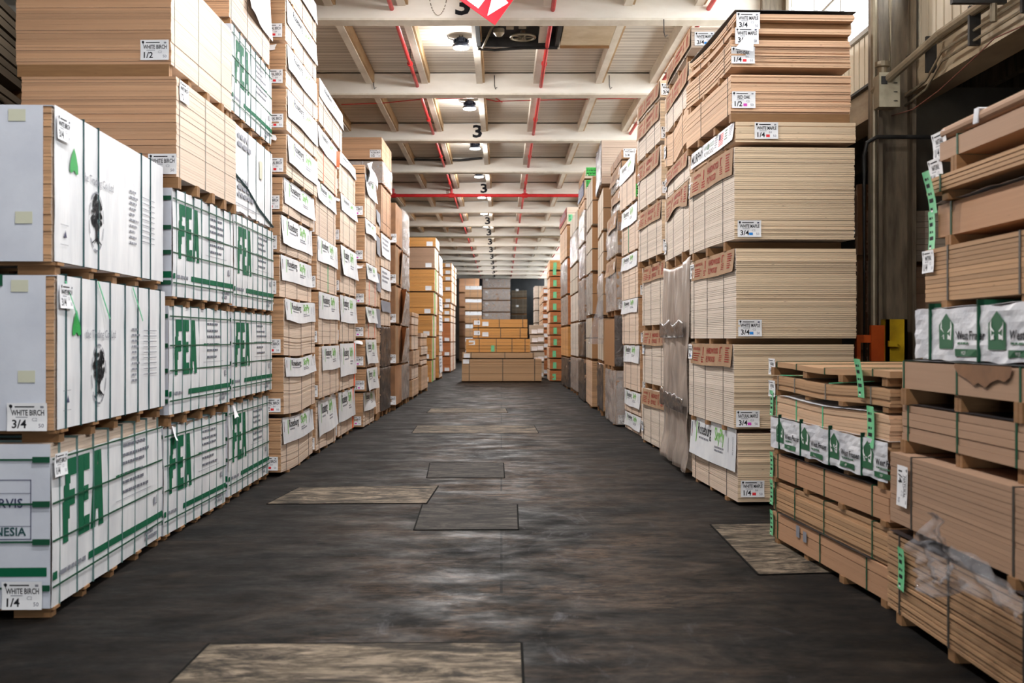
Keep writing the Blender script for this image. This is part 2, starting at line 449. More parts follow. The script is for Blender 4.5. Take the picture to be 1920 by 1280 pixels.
class Print:
    """flat artwork in (a, b) face coordinates, mapped onto a surface"""
    def __init__(s): s.p = []
    def rect(s, a0, b0, a1, b1, mat, step=0.12):
        n = max(1, int(math.ceil(abs(a1 - a0) / step)))
        for i in range(n):
            x0 = a0 + (a1 - a0) * i / n; x1 = a0 + (a1 - a0) * (i + 1) / n
            s.p.append(([(x0, b0), (x1, b0), (x1, b1), (x0, b1)], [(0, 1, 2, 3)], mat))
    def poly(s, pts, mat): s.p.append((list(pts), [tuple(range(len(pts)))], mat))
    def text(s, body, a, b, h, mat, width=None, bold=0.0, align='L', rot=False):
        vs, fs, wd = text_poly(body, bold)
        k = h / 0.72
        kx = k if width is None else width / max(wd, 1e-4)
        off = 0 if align == 'L' else (-wd * kx if align == 'R' else -wd * kx / 2)
        if rot: s.p.append(([(a - y * k, b + x * kx + off) for x, y in vs], fs, mat))
        else: s.p.append(([(a + x * kx + off, b + y * k) for x, y in vs], fs, mat))
    def words(s, a0, b0, a1, h, mat, rows=1, lead=1.8, rng=random):
        """rows of small print too fine to read"""
        for r in range(rows):
            b = b0 - r * h * lead; a = a0
            end = a0 + (a1 - a0) * rng.uniform(0.6, 1.0)
            while a < end - h:
                l = rng.uniform(1.5, 4.5) * h
                s.rect(a, b, min(a + l, end), b + h, mat); a += l + h * 0.7
    def build(s, name, parent, fn, lift=0.002, flip=False):
        mb = MB()
        for k, (vs, fs, mat) in enumerate(s.p):
            up = lift + min(k, 40) * 2e-5 + {'print_white': .0015, 'print_black': .0008}.get(mat, 0)
            mb.add([tuple(fn(a, b, up)) for a, b in vs], [f[::-1] for f in fs] if flip else fs, mat)
        return mb.build(name, parent)
    def mesh(s, name, fn, lift=0.002):
        mb = MB()
        for vs, fs, mat in s.p:
            mb.add([tuple(fn(a, b, lift)) for a, b in vs], fs, mat)
        return mb.mesh(name)

# ---- paper tags: local x right, z up, facing -y
_TAG = {}
def tag_meshes(kind):
    if kind in _TAG: return _TAG[kind]
    rng = random.Random(kind[0] if isinstance(kind, tuple) else kind)
    col, species, thick, sq = kind
    green = col.startswith('tag')
    wd, ht = (0.235, 0.165) if not green else (0.13, 0.24)
    if col == 'tag_green_bright': wd, ht = 0.5, 0.22
    bend = lambda a, b, o: (a, -o - 0.006 * (0.5 - b / ht) ** 2 * 4 - (0.012 if green else 0.006) * (a / wd) ** 2, b)
    mb = MB()
    mb.sheet(lambda i, j, o: bend(i * wd, j * ht, o), 4, 3, col, 0.001)
    p = Print()
    if green:
        for r in range(5):
            p.words(0.015, ht - 0.05 - r * 0.042, wd - 0.015, 0.014 + 0.008 * (r % 2), 'print_black', 1, rng=rng)
        p.rect(0.02, 0.012, 0.05, 0.035, 'print_white')
    else:
        p.poly([(0.014, 0.14), (0.022, 0.132), (0.030, 0.14), (0.033, 0.150), (0.022, 0.158), (0.011, 0.150)], 'print_black')
        p.rect(0.020, 0.125, 0.024, 0.133, 'print_black')
        p.rect(0.045, 0.139, 0.16, 0.147, 'print_black')
        p.text(species, 0.120, 0.092, 0.034, 'print_black', width=min(0.195, 0.0178 * len(species)), bold=0.02, align='C')
        p.rect(0.05, 0.079, 0.12, 0.084, 'print_grey')
        p.text(thick, 0.028, 0.018, 0.050, 'print_black', bold=0.02)
        if sq: p.rect(0.115, 0.018, 0.152, 0.045, sq)
        p.text('B4' if sq == 'print_red' else 'C2', 0.145, 0.058, 0.02, 'print_grey')
        p.text('50', 0.185, 0.02, 0.024, 'print_navy')
        p.rect(0.195, 0.135, 0.215, 0.148, 'print_grey' if sq != 'print_blue' else 'print_navy')
    _TAG[kind] = (mb.mesh('label_tag'), p.mesh('print', bend, 0.0022), wd, ht)
    return _TAG[kind]

def put_tag(root, kind, loc, rz=0.0, detail=True, scale=1.0, rx=0.0, lab=None):
    a, b, wd, ht = tag_meshes(kind)
    t = link(bpy.data.objects.new('label_tag', a), root)
    t.location = loc; t.rotation_euler = (rx, 0, rz); t.scale = (scale,) * 3
    if lab: t['label'] = lab
    if detail:
        link(bpy.data.objects.new('print', b), t)
    return t

# ------------------------------------------------------------------ stacks of bundles
class Stack:
    def __init__(s, side, pn, Yn, pf, Yf, W, where):
        s.s = 1 if side == 'R' else -1
        s.pn, s.Yn, s.pf, s.Yf, s.W, s.where = pn, Yn, pf, Yf, W, where
        xn, xf = (pn - VX) / F * Yn, (pf - VX) / F * Yf
        s.L = math.hypot(xf - xn, Yf - Yn)
        s.yaw = math.atan2(-(xf - xn), Yf - Yn)
        s.z = 0.0; s.count = 0; s.total = None

ORD = ['lowest', 'second up', 'third up', 'fourth up', 'fifth up', 'sixth up', 'seventh up', 'eighth up', 'ninth up', 'tenth up', 'eleventh up', 'twelfth up']
LABELS = set()

class Bundle:
    """root Empty at the base + local frame: x = s*w (w away from the aisle), y = u along the aisle, z up"""
    def __init__(b, st, ytop, ybot, px=None, L=None, W=None, du=0.0, yaw=None, zgap=None):
        b.st = st; b.s = st.s
        b.L = L or st.L; b.W = W or st.W
        zb, zt = zat(ybot, st.Yn), zat(ytop, st.Yn)
        z0 = st.z
        b.rh = max(0.0, zb - z0)
        if b.rh < 0.012: b.rh = 0.004
        b.h = max(0.03, zt - (z0 + b.rh))
        x = ((px or st.pn) - VX) / F * st.Yn
        b.z0 = z0
        b.root = None; b.loc = (x, st.Yn + du, z0); b.yaw = st.yaw if yaw is None else yaw
        st.z = z0 + b.rh + b.h
        b.warp = lambda u: 0.0
        b.far = st.Yn; b.toff = 0.006
    def make(b, name): b.root = empty(name, b.loc, b.yaw); return b.root
    def side(b, a, z, o):
        u = a if b.s < 0 else b.L - a
        return (b.s * -o, u, b.rh + z + b.warp(u))
    def front(b, a, z, o):
        x = a if b.s > 0 else a - b.W
        return (x, -o, b.rh + z + b.warp(0))

def sheets(b, pitch, side, end, jit=0.004, gap=0.05, nseg=1, top=None, name='sheet_stack', fan=0.0, rng=random, h0=0.0, h1=None, inset=0.0):
    mb = MB(); s = b.s
    h1 = b.h if h1 is None else h1
    n = max(1, int(round((h1 - h0) / pitch))); t = (h1 - h0) / n
    ms = [end, end, end, side, end, side]
    big = 0.0
    for i in range(n):
        if rng.random() < 0.08: big = rng.uniform(-2.2, 2.2) * jit
        du, dw = rng.gauss(0, jit) + big, abs(rng.gauss(0, jit * 0.6))
        if fan: du += fan * (1 if i % 2 else -1) * rng.uniform(0.3, 1); dw += abs(fan) * 0.25 * (i % 2)
        dw += inset
        z0 = h0 + i * t; z1 = z0 + t * (1 - gap * rng.uniform(0.4, 1.8))
        xa, xb = s * dw, s * (b.W - abs(rng.gauss(0, jit)) - inset)
        x0, x1 = min(xa, xb), max(xa, xb)
        u0, u1 = du + inset, b.L + du * 0.3 - inset
        k = len(mb.v); ss = [mb.slot(q) for q in (end, side)]
        for j in range(nseg + 1):
            u = u0 + (u1 - u0) * j / nseg; wz = b.rh + b.warp(min(max(u, 0), b.L))
            mb.v += [(x0, u, z0 + wz), (x1, u, z0 + wz), (x1, u, z1 + wz), (x0, u, z1 + wz)]
        mb.f.append([k, k + 1, k + 2, k + 3]); mb.m.append(ss[0])
        for j in range(nseg):
            q = k + 4 * j
            mb.f.append([q + 0, q + 4, q + 5, q + 1]); mb.m.append(ss[1])
            mb.f.append([q + 1, q + 5, q + 6, q + 2]); mb.m.append(ss[1])
            mb.f.append([q + 2, q + 6, q + 7, q + 3]); mb.m.append(ss[1])
            mb.f.append([q + 3, q + 7, q + 4, q + 0]); mb.m.append(ss[1])
        q = k + 4 * nseg
        mb.f.append([q + 3, q + 2, q + 1, q]); mb.m.append(ss[0])
    return mb.build(name, b.root)

def solid(b, mat, name, end=None, inset=0.0):
    mb = MB(); e = end or mat
    x0, x1 = sorted((b.s * inset, b.s * (b.W - inset)))
    mb.box(x0, x1, inset, b.L - inset, b.rh, b.rh + b.h, mat, [e, mat, e, mat, e, mat])
    return mb.build(name, b.root)

def runners(b, us=(0.1, 0.5, 0.9), mat='runner', wd=0.09, inset=0.01, rng=random, blocks=False):
    if b.rh < 0.02: return
    for u in us:
        mb = MB()
        u0 = b.L * u - wd / 2 + rng.uniform(-.02, .02); hh = b.rh + min(0, b.warp(b.L * u))
        x0, x1 = sorted((b.s * (inset + rng.uniform(-.03, .01)), b.s * (b.W - inset)))
        if blocks:
            for (wa, wb) in ((inset, inset + .22), (b.W / 2 - .1, b.W / 2 + .1), (b.W - .2, b.W - inset)):
                x0, x1 = sorted((b.s * wa, b.s * wb)); mb.box(x0, x1, u0, u0 + wd, 0, hh - .018, mat)
            x0, x1 = sorted((b.s * (inset - .02), b.s * (b.W - inset))); mb.box(x0, x1, u0 - .01, u0 + wd + .01, hh - .018, hh, mat)
        elif b.rh > 0.07:
            mb.box(x0, x1, u0, u0 + wd * 0.42, 0, hh, mat)
            mb.box(x0, x1, u0 + wd * 0.5, u0 + wd, 0, hh, mat)
        else:
            mb.box(x0, x1, u0, u0 + wd, 0, hh, mat)
        mb.build('runner', b.root)

def straps(b, us, mat='strap_dark', wd=0.013, th=0.003, name='strap', rng=random):
    for u in us:
        y = b.L * u; wz = b.rh + b.warp(y); mb = MB(); W = b.s * b.W; o = b.s * th
        za, zb = wz - 0.002, wz + b.h
        def bx(xa, xb, z0, z1):
            xa, xb = sorted((xa, xb)); mb.box(xa, xb, y - wd / 2, y + wd / 2, z0, z1, mat)
        bx(-o, b.s * 0.0005, za, zb + th); bx(W, W + o, za, zb + th)
        bx(-o, W + o, zb - 0.001, zb + th); bx(-o, W + o, za, za + 0.002)
        mb.build(name, b.root)

def hstraps(b, bs, mat='strap_green', wd=0.018, th=0.004, clips=None, o0=0.0):
    for z in bs:
        mb = MB(); zz = b.h * z
        n = 10
        for i in range(n):
            a0, a1 = b.L * i / n, b.L * (i + 1) / n
            p = [b.side(a0, zz, o0), b.side(a1, zz, o0), b.side(a1, zz, o0 + th), b.side(a0, zz, o0 + th)]
            q = [(x, y, z_ + wd) for x, y, z_ in p]
            mb.hex(p + q, mat)
        p = [b.front(0, zz, o0), b.front(b.W, zz, o0), b.front(b.W, zz, o0 + th), b.front(0, zz, o0 + th)]
        mb.hex(p + [(x, y, z_ + wd) for x, y, z_ in p], mat)
        st = mb.build('strap', b.root, recalc=True)
        if clips:
            c = MB()
            a = b.W - 0.10 if b.s < 0 else 0.0
            p = [b.front(a, zz - 0.012, o0 + th), b.front(a + 0.10, zz - 0.012, o0 + th), b.front(a + 0.10, zz - 0.012, o0 + th + 0.006), b.front(a, zz - 0.012, o0 + th + 0.006)]
            c.hex(p + [(x, y, z_ + wd + 0.024) for x, y, z_ in p], clips)
            c.build('corner_protector', st, recalc=True)

def banner(b, a0, a1, z0, z1, art, mat='banner_white', wav=0.008, flare=0.02, face='side', seed=0, name='banner', tear=0.006, tilt=0.0):
    """a printed sheet folded over the top edge and hanging down the face"""
    rng = random.Random(seed * 7 + 3); ph = rng.uniform(0, 6)
    fc = b.side if face == 'side' else b.front
    wdt, hgt = a1 - a0, z1 - z0
    def fn(a, z, o):                       # a, z in banner coordinates
        i, j = a / wdt, z / hgt
        off = 0.006 + flare * (1 - j) ** 1.6 * (0.6 + 0.4 * math.sin(ph + i * 5)) + wav * (1 - j) * (0.5 + 0.5 * math.sin(ph + i * 9))
        zz = z0 + z + (1 - j) * tear * math.sin(ph * 2 + i * 7) + tilt * (i - 0.5) * wdt
        return fc(a0 + a, zz, off + o)
    mb = MB()
    mb.sheet(lambda i, j, o: fn(i * wdt, j * hgt, o), 14, 4, mat, 0.0015)
    o = mb.build(name, b.root, recalc=True)
    if art:
        p = Print(); art(p, wdt, hgt, rng)
        p.build('print', o, fn, 0.0035)
    return o

# --- artwork of the hanging sheets
def art_rose(p, wd, h, rng, small=False):
    k = min(1.0, h / 0.42)
    p.rect(wd * .03, h * .45, wd * .045, h * .85, 'print_grey'); p.rect(wd * .03, h * .52, wd * .048, h * .66, 'print_red')
    p.rect(wd * .15, h * .35, wd * .165, h * .9, 'print_lime')
    p.text('Roseburg', wd * .19, h * .60, min(.145, h * .30), 'print_black', width=wd * .30, bold=0.012)
    p.words(wd * .22, h * .48, wd * .46, h * .05, 'print_grey', 1, rng=rng)
    p.text('SkyPly', wd * .57, h * .58, min(.16, h * .33), 'print_lime', width=wd * .20, bold=0.015)
    p.words(wd * .57, h * .40, wd * .77, h * .045, 'print_grey', 2, rng=rng)
    p.text('PLYWOOD', wd * .955, h * .38, wd * .022, 'print_grey', width=h * .42, rot=True)
    p.rect(wd * .85, h * .4, wd * .857, h * .75, 'print_grey')
def art_hard(p, wd, h, rng):
    p.text('UNIVERSAL', wd * .07, h * .68, h * .15, 'print_brick', width=wd * .2, bold=0.01)
    p.words(wd * .07, h * .5, wd * .26, h * .05, 'print_brick', 4, 2.2, rng)
    p.rect(wd * .33, h * .45, wd * .35, h * .85, 'print_brick'); p.words(wd * .3, h * .34, wd * .38, h * .06, 'print_brick', 3, 1.7, rng)
    p.text('HARDWOOD', wd * .43, h * .56, h * .26, 'print_brick', width=wd * .27, bold=0.02)
    p.text('PLYWOOD', wd * .43, h * .18, h * .26, 'print_brick', width=wd * .21, bold=0.02)
    p.rect(wd * .735, h * .55, wd * .752, h * .85, 'print_brick'); p.rect(wd * .735, h * .82, wd * .785, h * .86, 'print_brick')
    for i in range(4): p.rect(wd * .73, h * (.22 + .08 * i), wd * .79, h * (.25 + .08 * i), 'print_brick')
    p.words(wd * .86, h * .8, wd * .96, h * .05, 'print_brick', 7, 2.0, rng)
def art_murphy(p, wd, h, rng):
    p.text('MURPHY', wd * .02, h * .22, h * .58, 'print_black', width=wd * .29, bold=0.01)
    p.text('HARDWOOD', wd * .34, h * .55, h * .28, 'print_dkgreen', width=wd * .24)
    p.text('PLYWOOD', wd * .34, h * .15, h * .28, 'print_black', width=wd * .24)
    p.poly([(wd * .42, h * .5), (wd * .46, h * .5), (wd * .44, h * .95)], 'print_dkgreen')
    p.words(wd * .60, h * .8, wd * .67, h * .07, 'print_grey', 5, 1.9, rng)
    for i in range(7): p.rect(wd * .69, h * (.2 + .1 * i), wd * .79, h * (.25 + .1 * i), 'print_red')
    p.rect(wd * .69, h * .55, wd * .73, h * .86, 'print_navy')
    p.words(wd * .82, h * .8, wd * .9, h * .07, 'print_dkgreen', 4, 2.2, rng); p.words(wd * .91, h * .85, wd * .98, h * .05, 'print_grey', 6, 1.9, rng)
def art_brown(p, wd, h, rng):
    p.rect(wd * .08, h * .3, wd * .36, h * .8, 'cardboard_dark'); p.words(wd * .45, h * .5, wd * .7, h * .16, 'cardboard_dark', 1, rng=rng)
    p.rect(wd * .82, h * .25, wd * .88, h * .75, 'paper')
def art_scrib(p, wd, h, rng):
    p.words(wd * .1, h * .75, wd * .9, h * .1, 'print_grey', 3, 2.0, rng)

# --- bundle kinds -----------------------------------------------------------
GP = 'strapped sheet bundles'
def finish(b, st, desc, group=None, cat='plywood bundle'):
    i = st.count; n = st.total
    pos = 'topmost' if i == n - 1 else (ORD[i] if i < len(ORD) else 'high')
    lab = f"{desc}, {pos} {st.where}"
    if lab in LABELS: print('DUP LABEL', lab)
    LABELS.add(lab)
    if len(lab.split()) > 16: print('LONG', len(lab.split()), lab)
    tag(b.root, lab, cat, group)
    st.count += 1

def tag_front(b, kind, a=None, z=None, **kw):
    sc = kw.pop('scale', 1.0); wd = tag_meshes(kind)[2] * sc
    if a is None: a = 0.02 if b.s > 0 else b.W - wd - 0.02
    if z is None: z = 0.03
    p = b.front(a, z, b.toff)
    return put_tag(b.root, kind, p, 0.0, b.far < 40, sc, **kw)
def tag_side(b, kind, a, z, **kw):
    sc = kw.pop('scale', 1.0)
    p = b.side(a, z, b.toff)
    return put_tag(b.root, kind, p, -math.pi / 2 if b.s > 0 else math.pi / 2, b.far < 40, sc, **kw)
def scrap(b, a, z, face='front', sz=(0.16, 0.06), mat='paper', seed=0, name='paper_scrap'):
    rng = random.Random(seed + 99); fc = b.front if face == 'front' else b.side
    ph = rng.uniform(0, 6)
    mb = MB()
    mb.sheet(lambda i, j, o: fc(a + i * sz[0] + .01 * math.sin(j * 4 + ph), z - j * sz[1] + 0.012 * math.sin(i * 5 + ph), 0.006 + 0.05 * (j ** 1.3) * (0.6 + .4 * math.sin(i * 3 + ph)) + o), 6, 4, mat, 0.001)
    mb.build(name, b.root, recalc=True)

def plastic_cover(b, mat, amp=0.02, seed=0, faces=('side', 'front'), off=0.02, name='plastic_wrap', nx=22, nz=18, z0=0.0, z1=None):
    mb = MB(); z1 = b.h if z1 is None else z1
    for f in faces:
        wd = b.L if f == 'side' else b.W
        fc = b.side if f == 'side' else b.front
        def fn(i, j, o, fc=fc, wd=wd):
            n = noise.noise(Vector((i * wd * 5 + seed, j * b.h * 4, seed * 1.7))) + 0.5 * noise.noise(Vector((i * wd * 13, j * b.h * 11 + seed, 3.1)))
            e = min(1, 8 * min(i, 1 - i) + .15)
            return fc(i * wd, z0 + j * (z1 - z0), off * e + amp * n * e + o)
        mb.sheet(fn, nx, nz, mat, 0.001)
    return mb.build(name, b.root, smooth=True, recalc=True)

def fea_art(b, seed, front=False):
    rng = random.Random(seed)
    L, h = b.L, b.h; p = Print(); G = 'print_green'
    def R(a0, z0, a1, z1, m=G): p.rect(a0 * L, z0 * h, a1 * L, z1 * h, m)
    # F E A : tall stencil letters
    R(.070, .36, .108, .62); R(.080, .62, .120, .72); R(.092, .72, .128, .88)
    R(.108, .50, .120, .62); R(.128, .77, .172, .88); R(.120, .58, .160, .68)
    R(.188, .36, .232, .88); R(.232, .36, .276, .47); R(.232, .57, .266, .67); R(.232, .77, .276, .88)
    A = lambda x: x * L
    p.poly([(A(.286), .36 * h), (A(.322), .36 * h), (A(.345), .88 * h), (A(.314), .88 * h)], G)
    p.poly([(A(.352), .36 * h), (A(.392), .36 * h), (A(.372), .88 * h), (A(.345), .88 * h)], G)
    p.poly([(A(.3275), .48 * h), (A(.362), .48 * h), (A(.352), .78 * h), (A(.338), .78 * h)], G)
    p.poly([(A(.330), .38 * h), (A(.346), .38 * h), (A(.338), .47 * h)], 'print_white')
    # band and maker's line
    R(.27, .165, 1.0, .215); R(0, .165, .03, .215)
    p.words(.045 * L, .175 * h, .25 * L, .03 * h, 'print_grey', 1, rng=rng)
    # shipping particulars
    for r, (m, z) in enumerate((('fine_print', .84), ('fine_print', .77), ('fine_print', .71), ('print_green', .63), ('fine_print', .63), ('fine_print', .57), ('fine_print', .50))):
        p.words((.56 if m != 'print_green' else .50) * L, z * h, .84 * L, .022 * h, m, 1, rng=rng)
    R(.50, .90, .86, .904, 'print_grey'); R(.50, .46, .86, .464, 'print_grey')
    R(.89, .30, .91, .36, 'print_grey'); R(.89, .30, .93, .31, 'print_grey'); R(.925, .30, .93, .37, 'print_grey')
    p.words(.80 * L, .09 * h, .94 * L, .03 * h, 'print_grey', 2, 1.5, rng)
    return p

def fea(st, ytop, ybot, px=None, seed=0, front_art=False, htags=None, wood_top=0.0, torn=False, **kw):
    b = Bundle(st, ytop, ybot, px, **kw); b.make('wrapped_sheet_pack'); b.toff = .022
    hh = b.h
    sheets(b, 0.02, 'birch_side', 'birch_end', 0.002, inset=0.016)
    # wrap: side, front, top, one folded sheet of white board
    zt = hh * (1 - wood_top)
    mb = MB()
    ph = seed * 1.3
    bul = lambda i, j: 0.012 + 0.010 * math.sin(math.pi * j) * (0.6 + 0.4 * math.sin(i * 6 + ph)) + 0.004 * noise.noise(Vector((i * 7 + seed, j * 5, ph)))
    def sd(i, j, o):
        zz = j * zt + (0.02 * noise.noise(Vector((i * 9, seed, 0))) if j > 0.98 and not torn else 0) + (0.05 * noise.noise(Vector((i * 16, seed, 0))) - 0.02 if torn and j > .98 else 0)
        return b.side(i * b.L, zz, bul(i, j) + o - 0.012)
    mb.sheet(sd, 30, 10, 'white_wrap', 0.002)
    def fr(i, j, o): return b.front(i * b.W, j * hh, 0.004 + o)
    mb.sheet(fr, 6, 4, 'white_wrap_shaded', 0.002)
    if not wood_top:
        mb.sheet(lambda i, j, o: (b.s * (i * b.W), j * b.L, b.rh + hh + o - 0.002), 2, 2, 'white_wrap_shaded', 0.002)
    wr = mb.build('white_wrap', b.root, recalc=True)
    fn = lambda a, z, o: b.side(a, z, bul(a / b.L, z / zt) + o - 0.010)
    fea_art(b, seed).build('print', wr, fn, 0.004, flip=False)
    if front_art:
        p = Print()
        W = b.W
        p.rect(0, hh * .195, W - .02, hh * .25, 'print_green')
        for (x0, z0, x1, z1) in ((W - .75, .42, W - .11, .425), (W - .75, .78, W - .11, .785), (W - .115, .42, W - .11, .785), (W - .75, .70, W - .11, .703), (W - .75, .50, W - .11, .503)):
            p.rect(x0, z0 * hh, x1, z1 * hh, 'print_navy')
        p.text('JARVIS', W - .16, hh * .615, .055, 'print_navy', bold=.01, align='R')
        p.text('INDONESIA', W - .14, hh * .445, .05, 'strap_teal', bold=.02, align='R')
        p.build('print', wr, lambda a, z, o: b.front(a, z, o), 0.009)
    else:
        p = Print(); p.rect(0, hh * .17, b.W, hh * .23, 'print_green'); p.build('print', wr, lambda a, z, o: b.front(a, z, o), 0.009)
    hstraps(b, (.12, .40, .63, .9), 'strap_green', 0.011, 0.003, 'strap_green', o0=0.012)
    straps(b, [.05 + .128 * i for i in range(8)], 'strap_line', 0.0035, 0.0135)
    runners(b, (.04, .26, .5, .74, .96), 'runner', 0.08, blocks=True)
    for kd, a, z in (htags or []): tag_front(b, kd, a, z)
    if seed % 2: scrap(b, .2, hh - .02, 'side', (0.1, 0.12), seed=seed)
    return b

def tree_pack(st, ytop, ybot, px=None, seed=0, tags=(), strap_front=False):
    b = Bundle(st, ytop, ybot, px); b.make('wrapped_sheet_pack'); rng = random.Random(seed); b.toff = .021
    L, h, W = b.L, b.h, b.W
    sheets(b, 0.02, 'birch_side', 'birch_end', 0.002, rng=rng, inset=.006)
    mb = MB()
    mb.sheet(lambda i, j, o: b.side(0.012 + i * (L - 0.02), 0.004 + j * (h + .004), 0.008 + 0.004 * noise.noise(Vector((i * 9 + seed, j * 4, 1))) + o), 30, 6, 'white_wrap', 0.002)
    cover = mb.build('white_wrap', b.root, recalc=True)
    mb = MB()
    mb.sheet(lambda i, j, o: b.front(i * (W - .05), j * h, 0.010 + 0.003 * noise.noise(Vector((i * 5 + seed, j * 4, 2))) + o), 10, 6, 'white_wrap_shaded', 0.002)
    mb.box(*sorted((0, b.s * W)), 0, L, b.rh + h, b.rh + h + 0.004, 'white_wrap_shaded')
    fcov = mb.build('end_cover', b.root, recalc=True)
    p = Print(); S = L / 2.44
    # leaf shaped mark
    pts = [(-.075, -.14), (-.045, -.16), (0, -.115), (.045, -.16), (.075, -.14), (.07, -.05), (.04, .07), (0, .165), (-.04, .07), (-.07, -.05)]
    c = (.33 * S, .70 * h)
    for i in range(len(pts)): p.poly([(c[0], c[1]), (c[0] + pts[i - 1][0], c[1] + .5 * pts[i - 1][1]), (c[0] + pts[i][0], c[1] + .5 * pts[i][1])], 'print_leaf')
    p.text('the Trading Co. Ltd', .50 * S, .60 * h, .055, 'print_grey', width=.62 * S)
    # oval tree emblem
    cx, cz, ra, rb = .76 * S, .34 * h, .15, .20
    N = 40
    for i in range(N):
        if i % 4 == 3: continue
        t0, t1 = 2 * math.pi * i / N, 2 * math.pi * (i + 1) / N
        p.poly([(cx + ra * math.cos(t0), cz + rb * math.sin(t0)), (cx + ra * math.cos(t1), cz + rb * math.sin(t1)), (cx + ra * .93 * math.cos(t1), cz + rb * .93 * math.sin(t1)), (cx + ra * .93 * math.cos(t0), cz + rb * .93 * math.sin(t0))], 'print_grey')
    for i in range(80):
        t0 = rng.uniform(0, 6.28); r = math.sqrt(rng.random()); x = cx + .105 * r * math.cos(t0); z = cz + .055 + .115 * r * math.sin(t0)
        q = rng.uniform(.012, .024); p.poly([(x - q, z), (x, z - q), (x + q, z), (x, z + q)], 'print_black')
    p.poly([(cx - .018, cz - .13), (cx + .018, cz - .13), (cx + .011, cz + .05), (cx - .011, cz + .05)], 'print_black')
    for dx in (-.09, -.045, .045, .09): p.poly([(cx - .012, cz - .115), (cx + dx, cz - .15), (cx + dx * 1.05, cz - .142), (cx + .012, cz - .10)], 'print_black')
    for i, z in enumerate([.66, .615, .57, .525, .48, .435, .39, .345, .30, .255]):
        p.words(1.50 * S, z * h, 1.72 * S, .016, 'print_grey', 1, rng=rng)
        if i < 9: p.rect(1.80 * S, z * h, 2.16 * S, z * h + .005, 'print_grey')
    p.rect(.09 * S, .12 * h, .23 * S, .123 * h, 'print_grey'); p.rect(.09 * S, .25 * h, .23 * S, .253 * h, 'print_grey')
    p.poly([(.15 * S, .17 * h), (.20 * S, .17 * h), (.175 * S, .22 * h)], 'print_navy')
    p.build('print', cover, lambda a, z, o: b.side(a, z, 0.013 + o), 0.003)
    straps(b, [.06, .17, .29, .41, .55, .68, .80, .93] if not seed else [.21, .33, .74, .84], 'strap_teal', 0.009, 0.019)
    if strap_front:
        m2 = MB(); x = -.35
        m2.box(x - .02, x + .02, -.018, -.013, b.rh, b.rh + h, 'strap_green'); m2.box(x - .05, x + .05, -.022, -.013, b.rh + h - .06, b.rh + h + .006, 'strap_green')
        m2.build('strap', b.root)
        for (a, z) in ((.05, .95), (.30, .98), (.62, .98)):
            m3 = MB(); A = L * a
            m3.bar(b.side(A, h * z + .02, .02), b.side(A + .20, h * z - .22, .035), .012, .003, 'strap_lightgreen', up=(1, 0, 0)); m3.build('loose_strap', b.root)
    for (x, z) in ((-.20, h - .06), (-.16, h * .35 if not seed else h * .28)):
        tp = MB(); tp.box(x - .05, x + .05, -.0175, -.0155, b.rh + z - .035, b.rh + z + .035, 'tape')
        tp.build('tape_patch', fcov)
    runners(b, (.05, .30, .5, .72, .95), 'runner', 0.09, blocks=True)
    m4 = MB(); mid = b.rh * .55
    if b.rh > .05:
        x0, x1 = sorted((b.s * .0, b.s * W)); m4.box(x0, x1, .02, .12, b.rh - .02, b.rh - .002, 'runner'); m4.build('deck_board', b.root)
    for kd, a, z in tags: tag_front(b, kd, a, z)
    tag_side(b, ('paper', 'WHITE BIRCH', '3/4', None), .02, h - .19, scale=.9)
    return b

def ply(st, ytop, ybot, px=None, side='birch_side', end='birch_end', pitch=0.019, jit=0.004, nseg=1, warp=None,
        straps_at=(.18, .5, .82), strap_mat='strap_dark', ban=None, tags=(), stags=(), run=(.2, .55, .9), rmat='runner', scraps=(), name='plywood_bundle', seed=0, fan=0.0, gap=0.05, swd=0.010, L=None, W=None, du=0.0):
    b = Bundle(st, ytop, ybot, px, L=L, W=W, du=du)
    if warp: b.warp = warp(b)
    b.make(name)
    rng = random.Random(seed * 31 + st.count * 7 + int(st.pn))
    lod = st.Yn
    pitch = max(pitch, lod * 0.0011)
    sheets(b, pitch, side, end, jit, gap, nseg if (warp or nseg > 1) else 1, rng=rng, fan=fan)
    runners(b, run, rmat, 0.085, rng=rng)
    if straps_at: straps(b, [u + rng.uniform(-.02, .02) for u in straps_at], strap_mat, swd)
    if ban:
        d = dict(ban); art = d.pop('art'); a0, a1, f0, f1 = d.pop('box')
        banner(b, a0 * b.L, a1 * b.L, f0 * b.h, f1 * b.h, art, seed=seed + st.count + int(st.pn), **d)
    for k in tags: tag_front(b, *k) if isinstance(k[0], tuple) else tag_front(b, k)
    for (k, a, z) in stags: tag_side(b, k, a, z)
    for i, sp in enumerate(scraps): scrap(b, *sp, seed=seed + i)
    return b

